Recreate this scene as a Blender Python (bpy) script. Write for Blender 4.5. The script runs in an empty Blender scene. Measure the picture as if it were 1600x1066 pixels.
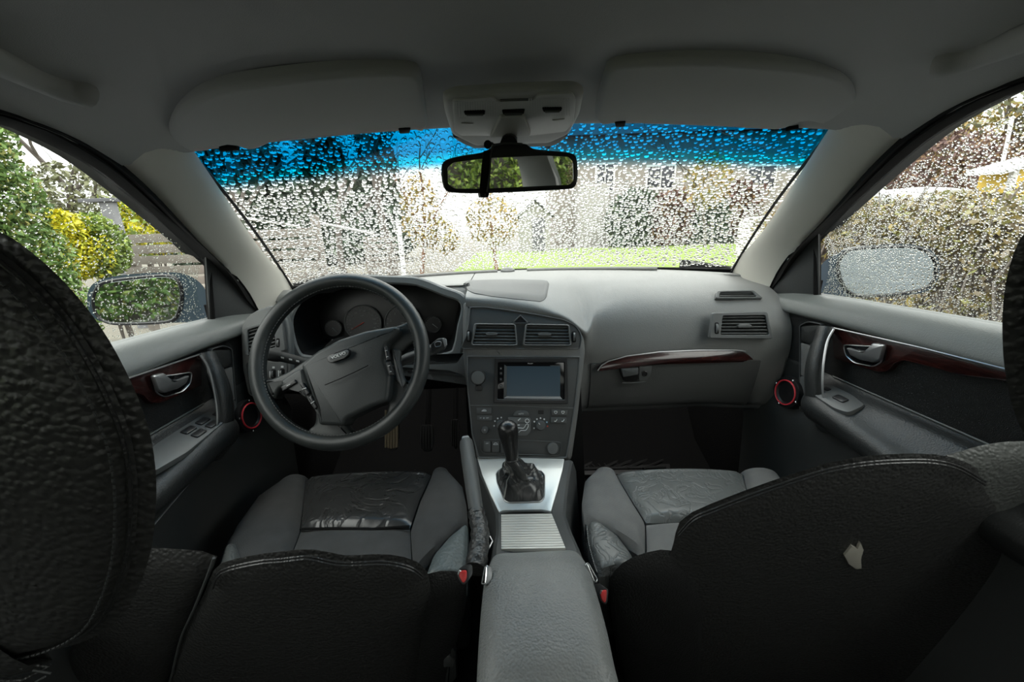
import bpy, bmesh, math, random
import numpy as np
from mathutils import Vector, Matrix
S = bpy.context.scene
COL = S.collection
R = random.Random(7)
rad = math.radians

# ------------------------------------------------------------------ camera, sky, exposure
# The camera sits at the height of the rear passengers' eyes: world z = 0 is that height,
# the road is 1.17 m below it.  X to the right, Y forward, the middle of the car is X = 0.
CX, F = -0.028, 600.0
def cam_basis(yaw=rad(.8), pitch=rad(16), roll=rad(-2.15)):
    cy, sy, cp, sp, cr, sr = math.cos(yaw), math.sin(yaw), math.cos(pitch), math.sin(pitch), math.cos(roll), math.sin(roll)
    w = Vector((sy*cp, cy*cp, -sp)); rt = Vector((cy, -sy, 0)); up = rt.cross(w)
    return rt*cr + up*sr, up*cr - rt*sr, w
CR, CU, CW = cam_basis()
camd = bpy.data.cameras.new('camera'); cam = bpy.data.objects.new('camera', camd); COL.objects.link(cam)
cam.matrix_world = Matrix(((CR.x, CU.x, -CW.x, CX), (CR.y, CU.y, -CW.y, 0), (CR.z, CU.z, -CW.z, 0), (0, 0, 0, 1)))
camd.sensor_width = 36; camd.lens = 36*F/1600; camd.clip_start = .01; camd.clip_end = 500
S.camera = cam
wd = bpy.data.worlds.new('overcast'); S.world = wd; wd.use_nodes = True
nt = wd.node_tree; nt.nodes.clear()
wo = nt.nodes.new('ShaderNodeOutputWorld'); bg = nt.nodes.new('ShaderNodeBackground')
tc = nt.nodes.new('ShaderNodeTexCoord'); sep = nt.nodes.new('ShaderNodeSeparateXYZ'); rp = nt.nodes.new('ShaderNodeValToRGB')
nz = nt.nodes.new('ShaderNodeTexNoise'); nz.inputs['Scale'].default_value = 2.2; nz.inputs['Detail'].default_value = 5
mx = nt.nodes.new('ShaderNodeMix'); mx.data_type = 'RGBA'; mx.blend_type = 'MULTIPLY'; mx.inputs[0].default_value = .22
L = nt.links
L.new(tc.outputs['Generated'], sep.inputs[0]); L.new(sep.outputs[2], rp.inputs[0])
rp.color_ramp.elements[0].color = (.25, .25, .24, 1); rp.color_ramp.elements[1].color = (1, .995, .95, 1)      # overcast sky: zenith brighter than the horizon
L.new(tc.outputs['Generated'], nz.inputs['Vector'])
L.new(rp.outputs[0], mx.inputs[6]); L.new(nz.outputs[0], mx.inputs[7]); L.new(mx.outputs[2], bg.inputs[0])
bg.inputs[1].default_value = 7.6
L.new(bg.outputs[0], wo.inputs[0])
S.view_settings.view_transform = 'Standard'; S.view_settings.look = 'None'
S.view_settings.gamma = 1; S.view_settings.use_curve_mapping = False
S.view_settings.exposure = 0.0
S.cycles.use_denoising = True
S.cycles.max_bounces = 14; S.cycles.diffuse_bounces = 6; S.cycles.glossy_bounces = 5
S.cycles.transmission_bounces = 8; S.cycles.transparent_max_bounces = 16

# ------------------------------------------------------------------ survey helpers (photo pixel -> point in the car)
def ray(px, py): return CW + CR*((px-800)/F) - CU*((py-533)/F)
def PX(px, py, X): d = ray(px, py); return Vector((CX, 0, 0)) + d*((X-CX)/d.x)
def PY(px, py, Y): d = ray(px, py); return Vector((CX, 0, 0)) + d*(Y/d.y)
def PZ(px, py, Z): d = ray(px, py); return Vector((CX, 0, 0)) + d*(Z/d.z)
class Plane:
    def __init__(s, p, n): s.o = Vector(p); s.n = Vector(n).normalized()
    def p(s, px, py, off=0.0):
        d = ray(px, py); c = Vector((CX, 0, 0))
        return c + d*((s.o + s.n*off - c).dot(s.n)/d.dot(s.n))
    def l(s, pts, off=0.0): return [s.p(x, y, off) for x, y in pts]
def zz(ox, oy, k, pts): return [(ox+x/k, oy+y/k) for x, y in pts]
V = lambda x, y, z: Vector((x, y, z))

# ------------------------------------------------------------------ curves
def cat(pts, n=6, closed=False):
    pts = [Vector(p) for p in pts]; N = len(pts); out = []
    rng = range(N if closed else N-1)
    for i in rng:
        if closed: a, b, c, d = pts[i-1], pts[i], pts[(i+1) % N], pts[(i+2) % N]
        else: a, b, c, d = pts[max(i-1, 0)], pts[i], pts[i+1], pts[min(i+2, N-1)]
        for k in range(n):
            t = k/n
            out.append(((b*2) + (c-a)*t + (a*2-b*5+c*4-d)*t*t + (b*3-a-c*3+d)*t**3)*.5)
    if not closed: out.append(pts[-1].copy())
    return out
def resample(pts, n, closed=False):
    p = [Vector(q) for q in pts]
    if closed: p = p+[p[0]]
    L_ = [0.0]
    for a, b in zip(p, p[1:]): L_.append(L_[-1]+(b-a).length)
    out = []; j = 0; m = n if closed else n-1
    for i in range(n):
        s = L_[-1]*i/m
        while j < len(p)-2 and L_[j+1] < s: j += 1
        t = (s-L_[j])/max(L_[j+1]-L_[j], 1e-9); out.append(p[j].lerp(p[j+1], min(max(t, 0), 1)))
    return out
def rnd(pts, r, seg=4):
    pts = [Vector(p) for p in pts]; out = []; N = len(pts)
    for i in range(N):
        a, b, c = pts[i-1], pts[i], pts[(i+1) % N]
        rr = r[i] if isinstance(r, (list, tuple)) else r
        d1, d2 = (a-b), (c-b); k1 = min(rr, .48*d1.length); k2 = min(rr, .48*d2.length)
        s, e = b+d1.normalized()*k1, b+d2.normalized()*k2
        for k in range(seg+1):
            t = k/seg; out.append(s*(1-t)**2 + b*2*t*(1-t) + e*t*t)
    return out
def area_n(pts):
    n = Vector((0, 0, 0))
    for a, b in zip(pts, pts[1:]+pts[:1]): n += a.cross(b)
    return n
def inset(pts, n, d):
    if area_n(pts).dot(n) < 0: sg = -1
    else: sg = 1
    out = []; N = len(pts)
    for i in range(N):
        a, b, c = pts[i-1], pts[i], pts[(i+1) % N]
        e1, e2 = b-a, c-b
        if e1.length < 1e-7: e1 = e2
        if e2.length < 1e-7: e2 = e1
        m1 = n.cross(e1).normalized()*sg; m2 = n.cross(e2).normalized()*sg
        m = m1+m2
        if m.length < 1e-6: m = m1.copy()
        m.normalize(); out.append(b + m*(d/max(m.dot(m1), .45)))
    return out

# ------------------------------------------------------------------ mesh builder
class MB:
    def __init__(s): s.v = []; s.f = []
    def add(s, vs, fs):
        o = len(s.v); s.v += [tuple(p) for p in vs]; s.f += [tuple(i+o for i in f) for f in fs]; return s
    def rings(s, rs, closed=True, cap0=False, cap1=False):
        n = len(rs[0]); o = len(s.v)
        for r in rs: s.v += [tuple(p) for p in r]
        m = n if closed else n-1
        for i in range(len(rs)-1):
            for j in range(m):
                a, b = o+i*n+j, o+i*n+(j+1) % n
                s.f.append((a, b, b+n, a+n))
        if cap0: s.f.append(tuple(o+j for j in range(n))[::-1])
        if cap1: s.f.append(tuple(o+(len(rs)-1)*n+j for j in range(n)))
        return s
    def grid(s, rows): return s.rings(rows, closed=False)
    def slab(s, rows, off):            # a grid with thickness: second sheet moved by off (Vector or function)
        n = len(rows[0]); m = len(rows)
        back = [[Vector(p)+(off(p) if callable(off) else off) for p in r] for r in rows]
        s.grid(rows); s.grid([r[::-1] for r in back])
        b = [rows[0][j] for j in range(n)]+[rows[i][n-1] for i in range(1, m)]+[rows[m-1][j] for j in range(n-2, -1, -1)]+[rows[i][0] for i in range(m-2, 0, -1)]
        b2 = [back[0][j] for j in range(n)]+[back[i][n-1] for i in range(1, m)]+[back[m-1][j] for j in range(n-2, -1, -1)]+[back[i][0] for i in range(m-2, 0, -1)]
        s.rings([b, b2]); return s
    def plate(s, pts, n, d=.004, b=.001, r=0.0, seg=2, crown=0.0):
        pts = [Vector(p) for p in pts]; n = Vector(n).normalized()
        rs = [[p+n*(r-d) for p in pts], [p+n*(r-b) for p in pts]]
        for k in range(1, seg+1):
            a = k/seg*math.pi/2
            rs.append([p+n*(r-b+b*math.sin(a)) for p in inset(pts, n, b*(1-math.cos(a)))])
        if crown:
            c = sum(rs[-1], Vector())/len(pts); base = rs[-1]
            for k in range(1, 4):
                t = k/4; rs.append([p.lerp(c, t)+n*crown*(1-(1-t)**2) for p in base])
        s.rings(rs, cap0=True, cap1=True); return s
    def frame(s, outer, inner, n, d=.004, b=.001, r=0.0, rin=None):     # same count of points
        n = Vector(n).normalized(); rin = r if rin is None else rin
        rs = [[p+n*(r-d) for p in outer], [p+n*(r-b) for p in outer], [p+n*r for p in inset(outer, n, b)],
              [p+n*rin for p in inset(inner, n, -b)], [p+n*(rin-b) for p in inner], [p+n*(r-d) for p in inner]]
        rs.append(rs[0]); s.rings(rs); return s
    def pillow(s, pts, n, front, back, rings=7, p=2.2, center=None, pb=1.0):
        pts = [Vector(q) for q in pts]; n = Vector(n).normalized()
        c = center or sum(pts, Vector())/len(pts)
        def side(h, sgn, p):
            out = []
            for k in range(1, rings+1):
                t = k/rings; t2 = 1-math.cos(t*math.pi/2); t2 = .5*t+.5*t2
                q = max(0, 1-(1-t2)**p)**(1/p)
                out.append([a.lerp(c, t2*.985)+n*(h*q*sgn) for a in pts])
            return out
        f = side(front, 1, p); bk = side(back, -1, pb)[::-1]
        s.rings(bk+[pts]+f, cap0=True, cap1=True); return s
    def tube(s, pts, r, seg=8, caps=True, squash=None):
        pts = [Vector(p) for p in pts]; N = len(pts); rs = []; prev = None
        for i, p in enumerate(pts):
            t = (pts[min(i+1, N-1)]-pts[max(i-1, 0)])
            t = t.normalized() if t.length > 1e-9 else Vector((0, 0, 1))
            if prev is None:
                u = t.orthogonal().normalized()
                if squash: u = (Vector(squash[0])-t*Vector(squash[0]).dot(t)).normalized()
            else:
                u = (prev-t*prev.dot(t)); u = u.normalized() if u.length > 1e-6 else t.orthogonal().normalized()
            prev = u; w = t.cross(u); rr = r[i] if isinstance(r, (list, tuple)) else r
            k1, k2 = (1, 1) if not squash else squash[1]
            rs.append([p+u*(math.cos(a)*rr*k1)+w*(math.sin(a)*rr*k2) for a in [2*math.pi*j/seg for j in range(seg)]])
        s.rings(rs, cap0=caps, cap1=caps); return s
    def lathe(s, o, ax, prof, seg=24, sx=1.0, u=None, cap0=False, cap1=False):   # prof: (radius, height along ax)
        ax = Vector(ax).normalized(); u = (Vector(u)-ax*Vector(u).dot(ax)).normalized() if u else ax.orthogonal().normalized(); w = ax.cross(u); o = Vector(o)
        s.rings([[o+ax*h+(u*math.cos(a)*sx+w*math.sin(a))*max(r_, 1e-5) for a in [2*math.pi*j/seg for j in range(seg)]] for r_, h in prof], cap0=cap0, cap1=cap1); return s
    def box(s, c, sx, sy, sz, ax=None, bev=.0):
        c = Vector(c); X, Y, Z = ax or (V(1, 0, 0), V(0, 1, 0), V(0, 0, 1))
        q = [c+X*(i*sx/2)+Y*(j*sy/2) for i, j in ((-1, -1), (1, -1), (1, 1), (-1, 1))]
        if bev:
            return s.plate(rnd(q, bev, 2), Z, d=sz, b=min(bev, sz*.4), r=sz/2)
        return s.rings([[p-Z*(sz/2) for p in q], [p+Z*(sz/2) for p in q]], cap0=True, cap1=True)

def obj(name, mb, mat, parent=None, smooth=True, ang=.75, recalc=True, kind=None, label=None):
    v = np.array(mb.v, float); lo, hi = v.min(0), v.max(0); c = (lo+hi)/2
    me = bpy.data.meshes.new(name); me.from_pydata((v-c).tolist(), [], mb.f)
    if recalc:
        bm = bmesh.new(); bm.from_mesh(me); bmesh.ops.recalc_face_normals(bm, faces=bm.faces); bm.to_mesh(me); bm.free()
    if smooth:
        me.polygons.foreach_set('use_smooth', [True]*len(me.polygons)); me.set_sharp_from_angle(angle=ang)
    me.materials.append(mat); me.update()
    o = bpy.data.objects.new(name, me); COL.objects.link(o)
    o.location = c
    if parent is not None:
        o.parent = parent; q = Vector(c); p = parent
        while p: q -= p.location; p = p.parent
        o.location = q
    if kind: o['kind'] = kind
    if label: o['label'] = label
    return o
def tag(o, label=None, cat_=None, group=None, kind=None):
    if label: o['label'] = label
    if cat_: o['category'] = cat_
    if group: o['group'] = group
    if kind: o['kind'] = kind
    return o
def thing(name, loc, label=None, cat_=None, group=None, kind=None):
    o = bpy.data.objects.new(name, None); COL.objects.link(o); o.location = loc; o.empty_display_size = .05
    return tag(o, label, cat_, group, kind)
def text(name, body, size, p, xdir, n, mat, parent, ext=.0003, font_scale=(1, 1)):
    cu = bpy.data.curves.new(name, 'FONT'); cu.body = body; cu.size = size; cu.extrude = ext
    cu.align_x = 'CENTER'; cu.align_y = 'CENTER'
    tmp = bpy.data.objects.new('tmp', cu); COL.objects.link(tmp)
    dg = bpy.context.evaluated_depsgraph_get(); dg.update()
    me0 = tmp.evaluated_get(dg).to_mesh()
    n = Vector(n).normalized(); x = Vector(xdir); x = (x-n*x.dot(n)).normalized(); y = n.cross(x)
    mb = MB(); mb.add([Vector(p)+x*q.co.x*font_scale[0]+y*q.co.y*font_scale[1]+n*q.co.z for q in me0.vertices], [tuple(f.vertices) for f in me0.polygons])
    tmp.evaluated_get(dg).to_mesh_clear(); bpy.data.objects.remove(tmp); bpy.data.curves.remove(cu)
    return obj(name, mb, mat, parent, smooth=False, recalc=False)
def copy_tree(o, parent=None, loc=None):
    c = o.copy(); COL.objects.link(c); c.parent = parent
    if loc is not None: c.location = loc
    for ch in o.children: copy_tree(ch, c)
    return c

# ------------------------------------------------------------------ materials
M = {}
def mat(name, col, rough=.5, metal=0.0, bump=None, spec=.5, coat=0.0, mottle=None, trans=0.0, ior=1.45, sheen=0.0):
    m = bpy.data.materials.new(name); m.use_nodes = True; t = m.node_tree; b = t.nodes['Principled BSDF']
    b.inputs['Base Color'].default_value = (*col, 1); b.inputs['Roughness'].default_value = rough
    b.inputs['Metallic'].default_value = metal; b.inputs['Specular IOR Level'].default_value = spec
    b.inputs['Coat Weight'].default_value = coat; b.inputs['Coat Roughness'].default_value = .08
    b.inputs['Transmission Weight'].default_value = trans; b.inputs['IOR'].default_value = ior
    if sheen: b.inputs['Sheen Weight'].default_value = sheen
    c = t.nodes.new('ShaderNodeTexCoord')
    if mottle:                                           # (scale, second colour, amount)
        n = t.nodes.new('ShaderNodeTexNoise'); n.inputs['Scale'].default_value = mottle[0]; n.inputs['Detail'].default_value = 6
        r = t.nodes.new('ShaderNodeValToRGB'); r.color_ramp.elements[0].position = .5-.25/mottle[2]*.5; r.color_ramp.elements[1].position = .5+.25/mottle[2]*.5
        r.color_ramp.elements[0].color = (*col, 1); r.color_ramp.elements[1].color = (*mottle[1], 1)
        t.links.new(c.outputs['Object'], n.inputs['Vector']); t.links.new(n.outputs[0], r.inputs[0]); t.links.new(r.outputs[0], b.inputs['Base Color'])
    if bump:
        kind, sc, st = bump[:3]; dist = bump[3] if len(bump) > 3 else .002
        bp = t.nodes.new('ShaderNodeBump'); bp.inputs['Strength'].default_value = st; bp.inputs['Distance'].default_value = dist
        if kind == 'noise':
            n = t.nodes.new('ShaderNodeTexNoise'); n.inputs['Scale'].default_value = sc; n.inputs['Detail'].default_value = 4; out = n.outputs[0]
            t.links.new(c.outputs['Object'], n.inputs['Vector'])
        elif kind in ('leather', 'crease'):
            n0 = t.nodes.new('ShaderNodeTexNoise'); n0.inputs['Scale'].default_value = sc*.5; n0.inputs['Detail'].default_value = 3
            mx_ = t.nodes.new('ShaderNodeMix'); mx_.data_type = 'RGBA'; mx_.blend_type = 'LINEAR_LIGHT'; mx_.inputs[0].default_value = .0014 if kind == 'leather' else .06
            t.links.new(c.outputs['Object'], n0.inputs['Vector']); t.links.new(c.outputs['Object'], mx_.inputs[6]); t.links.new(n0.outputs['Color'], mx_.inputs[7])
            n = t.nodes.new('ShaderNodeTexVoronoi'); n.inputs['Scale'].default_value = sc
            n.feature = 'SMOOTH_F1' if kind == 'leather' else 'DISTANCE_TO_EDGE'
            if kind == 'leather': n.inputs['Smoothness'].default_value = .6
            t.links.new(mx_.outputs[2], n.inputs['Vector'])
            r = t.nodes.new('ShaderNodeValToRGB'); r.color_ramp.elements[1].position = .75 if kind == 'leather' else .08
            if kind == 'leather': r.color_ramp.elements[0].color = (1, 1, 1, 1); r.color_ramp.elements[1].color = (0, 0, 0, 1)
            t.links.new(n.outputs[0], r.inputs[0]); out = r.outputs[0]
            if kind == 'crease':
                n.inputs['Scale'].default_value = sc*9
                n3 = t.nodes.new('ShaderNodeTexNoise'); n3.inputs['Scale'].default_value = sc; n3.inputs['Detail'].default_value = 3; n3.inputs['Distortion'].default_value = 1.2
                m1 = t.nodes.new('ShaderNodeMath'); m1.operation = 'SUBTRACT'; m1.inputs[1].default_value = .5
                m2 = t.nodes.new('ShaderNodeMath'); m2.operation = 'ABSOLUTE'; m3 = t.nodes.new('ShaderNodeMapRange'); m3.inputs['From Max'].default_value = .06; m3.inputs['To Max'].default_value = .8
                t.links.new(c.outputs['Object'], n3.inputs['Vector']); t.links.new(n3.outputs[0], m1.inputs[0]); t.links.new(m1.outputs[0], m2.inputs[0]); t.links.new(m2.outputs[0], m3.inputs[0]); out = m3.outputs[0]
                n2 = t.nodes.new('ShaderNodeTexNoise'); n2.inputs['Scale'].default_value = 14; n2.inputs['Detail'].default_value = 2
                ad = t.nodes.new('ShaderNodeMath'); ad.operation = 'MULTIPLY_ADD'; ad.inputs[1].default_value = 2.5
                t.links.new(c.outputs['Object'], n2.inputs['Vector']); t.links.new(n2.outputs[0], ad.inputs[0]); t.links.new(out, ad.inputs[2]); out = ad.outputs[0]
        elif kind == 'weave':
            mp = t.nodes.new('ShaderNodeTexChecker'); mp.inputs['Scale'].default_value = sc
            n2 = t.nodes.new('ShaderNodeTexNoise'); n2.inputs['Scale'].default_value = sc*6
            ad = t.nodes.new('ShaderNodeMath'); ad.operation = 'ADD'
            t.links.new(c.outputs['Object'], mp.inputs['Vector']); t.links.new(c.outputs['Object'], n2.inputs['Vector'])
            t.links.new(mp.outputs[1], ad.inputs[0]); t.links.new(n2.outputs[0], ad.inputs[1]); out = ad.outputs[0]
        elif kind == 'brushed':
            mp = t.nodes.new('ShaderNodeMapping'); mp.inputs['Scale'].default_value = bump[4]
            n = t.nodes.new('ShaderNodeTexNoise'); n.inputs['Scale'].default_value = sc; n.inputs['Detail'].default_value = 4
            t.links.new(c.outputs['Object'], mp.inputs[0]); t.links.new(mp.outputs[0], n.inputs['Vector']); out = n.outputs[0]
        t.links.new(out, bp.inputs['Height']); t.links.new(bp.outputs[0], b.inputs['Normal'])
    M[name] = m; return m
g = lambda v, w=0.0: (v, v*(1+w), v*(1+w))
mat('headliner', (.36, .365, .355), .95, bump=('noise', 900, .35, .001), spec=.1)
mat('visor_cloth', (.42, .425, .41), .9, bump=('noise', 700, .25, .001), spec=.15)
mat('pillar_trim', (.58, .57, .52), .6, bump=('noise', 500, .12, .001), spec=.3)
mat('dash', (.19, .194, .19), .55, bump=('noise', 420, .4, .0012), spec=.4)
mat('dash_dark', (.045, .048, .048), .6, bump=('noise', 500, .3, .001), spec=.35)
mat('panel_grey', (.07, .074, .074), .5, bump=('noise', 900, .2, .0006), spec=.4)
mat('console_grey', (.05, .053, .053), .5, bump=('noise', 700, .2, .0006), spec=.4)
mat('bezel_grey', (.10, .105, .105), .42, spec=.5)
mat('black_plastic', (.012, .012, .013), .38, spec=.5)
mat('matt_black', (.006, .006, .006), .8, spec=.2)
mat('seal_rubber', (.008, .008, .009), .55, spec=.3)
mat('gloss_black', (.006, .006, .007), .08, spec=.5)
mat('wheel_leather', (.022, .026, .026), .42, bump=('noise', 160, .25, .001), spec=.5, mottle=(14, (.034, .038, .037), .8))
mat('airbag_plastic', (.032, .036, .036), .38, bump=('noise', 700, .35, .0008), spec=.4)
mat('leather', (.022, .0225, .022), .38, bump=('leather', 240, .4, .002), spec=.55)
mat('leather_coarse', (.036, .0365, .0355), .36, bump=('leather', 230, .5, .0022), spec=.6)
mat('leather_fine', (.024, .0245, .0245), .34, bump=('leather', 330, .4, .0016), spec=.55)
mat('leather_lid', (.13, .138, .138), .42, bump=('leather', 360, .4, .0016), spec=.5, mottle=(12, (.18, .185, .18), .6))
mat('leather_highlight', (.09, .095, .09), .45, bump=('leather', 230, .55, .0022), spec=.5)  # backrest leather made paler to paint in the window light on the shoulder
mat('housing_shaded', (.125, .128, .125), .55, bump=('noise', 420, .4, .0012), spec=.4)  # dash plastic again, with the shade of its rear-facing sides in the colour
mat('leather_creased', (.035, .036, .036), .27, bump=('crease', 11, .35, .004), spec=.7)
mat('leather_grey', (.10, .106, .104), .36, bump=('crease', 24, .4, .003), spec=.55)
mat('leather_teal', (.10, .12, .122), .4, bump=('leather', 200, .4, .002), spec=.5)
mat('seat_cloth', (.055, .056, .056), .95, bump=('noise', 800, .5, .001), spec=.15, mottle=(30, (.068, .069, .069), .7), sheen=.1)
mat('seat_cloth_grey', (.12, .122, .12), .95, bump=('weave', 260, .4, .0008), spec=.15, mottle=(30, (.145, .145, .142), .7), sheen=.1)
mat('door_cloth', (.02, .021, .021), .92, bump=('weave', 120, .9, .002), spec=.15)
mat('door_vinyl', (.13, .14, .135), .45, bump=('noise', 500, .3, .001), spec=.5)
mat('door_black', (.022, .024, .024), .42, bump=('leather', 420, .25, .001), spec=.5)
mat('alu', (.62, .63, .61), .36, .45, bump=('brushed', 300, .12, .0005, (1, .06, 1)))
mat('alu_shutter', (.60, .60, .57), .4, .35, bump=('brushed', 300, .2, .0005, (.04, 1, 1)))
mat('chrome', (.75, .76, .77), .16, 1.0)
mat('satin', (.42, .43, .44), .34, .9)
mat('silver_paint', (.30, .31, .32), .4, .5)
mat('mirror', (.78, .80, .80), .015, 1.0)
mat('side_mirror', (.62, .70, .68), .02, 1.0)
mat('red', (.75, .05, .07), .4)
mat('buckle_red', (.65, .05, .05), .35)
mat('white_print', (.62, .64, .64), .5)
mat('letter_white', (.85, .86, .86), .4)
mat('grey_print', (.25, .26, .26), .5)
mat('blue_print', (.25, .45, .55), .5)
mat('needle_red', (.45, .06, .04), .5)
mat('dash_shaded', (.075, .077, .075), .55, bump=('noise', 420, .4, .0012), spec=.4)  # same plastic as the dash, darkened: shade below the wood strip painted in
mat('screen', (.035, .062, .085), .3, spec=.5)  # switched-off screen: the blue-grey reflection is put into the base colour
mat('carpet', (.010, .010, .010), 1.0, bump=('noise', 400, .8, .002), spec=.1)
mat('mat_rubber', (.016, .016, .016), .5, spec=.5)
mat('pedal_worn', (.34, .28, .19), .6, spec=.4)
mat('lens', (.48, .49, .48), .35, bump=('noise', 300, .1, .0006), spec=.5)
mat('console_light', (.40, .405, .395), .45, spec=.45)
mat('foam', (.40, .38, .33), .95)
mat('car_paint', (.05, .075, .10), .25, .4, coat=.6)
mat('knob_leather', (.014, .014, .014), .28, bump=('leather', 300, .2, .001), spec=.6)
mat('tape_grey', (.33, .33, .31), .5)

def wood():
    m = mat('wood', (.05, .012, .010), .22, coat=.7); t = m.node_tree; b = t.nodes['Principled BSDF']
    c = t.nodes.new('ShaderNodeTexCoord'); mp = t.nodes.new('ShaderNodeMapping'); mp.inputs['Scale'].default_value = (2, 2, 14)
    n = t.nodes.new('ShaderNodeTexNoise'); n.inputs['Scale'].default_value = 9; n.inputs['Detail'].default_value = 9; n.inputs['Distortion'].default_value = 1.5
    r = t.nodes.new('ShaderNodeValToRGB'); e = r.color_ramp.elements
    e[0].position, e[0].color = .38, (.012, .004, .004, 1); e[1].position, e[1].color = .66, (.050, .012, .010, 1)
    t.links.new(c.outputs['Object'], mp.inputs[0]); t.links.new(mp.outputs[0], n.inputs['Vector']); t.links.new(n.outputs[0], r.inputs[0]); t.links.new(r.outputs[0], b.inputs['Base Color'])
wood()
def pane_mat(name, col, band=None, gloss=.06):
    m = bpy.data.materials.new(name); m.use_nodes = True; t = m.node_tree; t.nodes.clear()
    o = t.nodes.new('ShaderNodeOutputMaterial'); tr = t.nodes.new('ShaderNodeBsdfTransparent'); gl = t.nodes.new('ShaderNodeBsdfGlossy'); ms = t.nodes.new('ShaderNodeMixShader')
    gl.inputs['Roughness'].default_value = .02; ms.inputs[0].default_value = gloss
    tr.inputs[0].default_value = (*col, 1)
    if band:                                             # the dyed sun strip along the upper edge, by the pane's own v coordinate
        at = t.nodes.new('ShaderNodeAttribute'); at.attribute_name = 'up'; r = t.nodes.new('ShaderNodeValToRGB')
        r.color_ramp.interpolation = 'EASE'; e = r.color_ramp.elements
        e[0].position, e[0].color = band[0], (*col, 1); e[1].position, e[1].color = band[1], (.0, .12, .27, 1)
        x = e.new((band[0]*.4+band[1]*.6)); x.color = (.0, .26, .42, 1)
        t.links.new(at.outputs['Fac'], r.inputs[0]); t.links.new(r.outputs[0], tr.inputs[0])
    t.links.new(tr.outputs[0], ms.inputs[1]); t.links.new(gl.outputs[0], ms.inputs[2]); t.links.new(ms.outputs[0], o.inputs[0]); M[name] = m
pane_mat('windscreen_glass', (.93, .96, .95), band=(.735, .86)); pane_mat('side_glass', (.90, .94, .93)); pane_mat('rear_glass', (.55, .58, .57)); pane_mat('privacy_glass', (.42, .45, .43))
def water():
    m = bpy.data.materials.new('water'); m.use_nodes = True; t = m.node_tree; t.nodes.clear()
    o = t.nodes.new('ShaderNodeOutputMaterial'); gl = t.nodes.new('ShaderNodeBsdfGlass'); gl.inputs['IOR'].default_value = 1.33; gl.inputs['Roughness'].default_value = .0
    t.links.new(gl.outputs[0], o.inputs[0]); M['water'] = m
water()
def leafmat(name, cols, rough=.6):
    m = bpy.data.materials.new(name); m.use_nodes = True; t = m.node_tree; b = t.nodes['Principled BSDF']
    ge = t.nodes.new('ShaderNodeNewGeometry'); r = t.nodes.new('ShaderNodeValToRGB'); e = r.color_ramp.elements
    while len(e) < len(cols): e.new(.5)
    for i, c in enumerate(cols): e[i].position = i/(len(cols)-1); e[i].color = (*c, 1)
    t.links.new(ge.outputs['Random Per Island'], r.inputs[0]); t.links.new(r.outputs[0], b.inputs['Base Color'])
    b.inputs['Roughness'].default_value = rough; M[name] = m
leafmat('thuja_leaf', [(.05, .10, .025), (.10, .18, .04), (.16, .26, .06), (.22, .20, .04)])
leafmat('yellow_leaf', [(.42, .36, .01), (.62, .55, .02), (.50, .50, .03), (.25, .30, .04)])
leafmat('green_leaf', [(.10, .16, .03), (.18, .26, .05), (.28, .34, .06)])
leafmat('hedge_leaf', [(.10, .075, .05), (.17, .13, .07), (.16, .17, .05), (.26, .20, .06), (.30, .26, .20)])
leafmat('bronze_leaf', [(.10, .05, .045), (.16, .09, .08), (.22, .13, .05)])
leafmat('ochre_leaf', [(.25, .16, .04), (.34, .24, .06), (.22, .22, .06)])
leafmat('conifer_leaf', [(.03, .05, .03), (.05, .08, .05), (.08, .10, .06)])
leafmat('moss_leaf', [(.10, .10, .07), (.16, .17, .09), (.22, .22, .12)])
mat('bark', (.10, .085, .075), .9, bump=('noise', 60, .6, .01))
mat('bark_pale', (.20, .18, .16), .9, bump=('noise', 60, .6, .01))
mat('grass', (.13, .20, .035), .9, bump=('noise', 60, .8, .02), mottle=(3, (.18, .24, .05), .7))
mat('earth', (.11, .10, .085), .95, bump=('noise', 30, .6, .02), mottle=(2.5, (.15, .14, .11), .7))
mat('asphalt', (.075, .075, .085), .6, bump=('noise', 200, .4, .004), mottle=(3, (.10, .10, .115), .7))
mat('render_wall', (.20, .18, .155), .9, mottle=(2, (.22, .20, .175), .6))
mat('render_white', (.28, .27, .25), .9)
mat('roof_grey', (.09, .09, .10), .8)
mat('roof_pale', (.55, .57, .58), .6)
mat('house_glass', (.03, .032, .04), .1)
mat('fence_wood', (.15, .13, .115), .85, bump=('brushed', 40, .5, .004, (.1, 1, 1)), mottle=(6, (.20, .18, .155), .7))
mat('post_brown', (.20, .10, .055), .8)
mat('concrete', (.20, .20, .21), .9, bump=('noise', 40, .5, .006), mottle=(7, (.13, .13, .14), .7))
mat('yellow_paint', (.55, .38, .06), .7)
mat('white_paint', (.62, .62, .60), .5)
# ================================================================== THE CAR'S SHELL (structure)
FLOOR = -.87; ROAD = -1.17
def sstep(a, b, x): t = min(max((x-a)/(b-a), 0), 1); return t*t*(3-2*t)
# ---- ceiling: moulded headliner
EDGE = [(-1.25, .52, .09), (-.6, .545, .145), (.0, .555, .152), (.3, .56, .15), (.48, .568, .142), (.58, .585, .13), (.645, .60, .116)]
def hl_row(Y, Xe, ze, n=40):
    out = []
    for i in range(n+1):
        s = -1+2*i/n; out.append(V(s*Xe, Y, ze+(.218-ze)*(1-abs(s)**4.5)))
    return out
def header(s, dy=0, dz=0): return V(s*.546, .80-.08*s*s+dy, .19-.043*s*s+dz)
rows = [hl_row(*e) for e in EDGE]
last = [header(-1+2*i/40) for i in range(41)]
rows.append([a.lerp(b, .5)+V(0, 0, .004) for a, b in zip(rows[-1], last)]); rows.append(last)
rows.append([p+V(0, .01, .02) for p in last])
rr = [cat([rows[k][j] for k in range(len(rows))], 4) for j in range(41)]
rows = [[rr[j][i] for j in range(41)] for i in range(len(rr[0]))]
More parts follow.
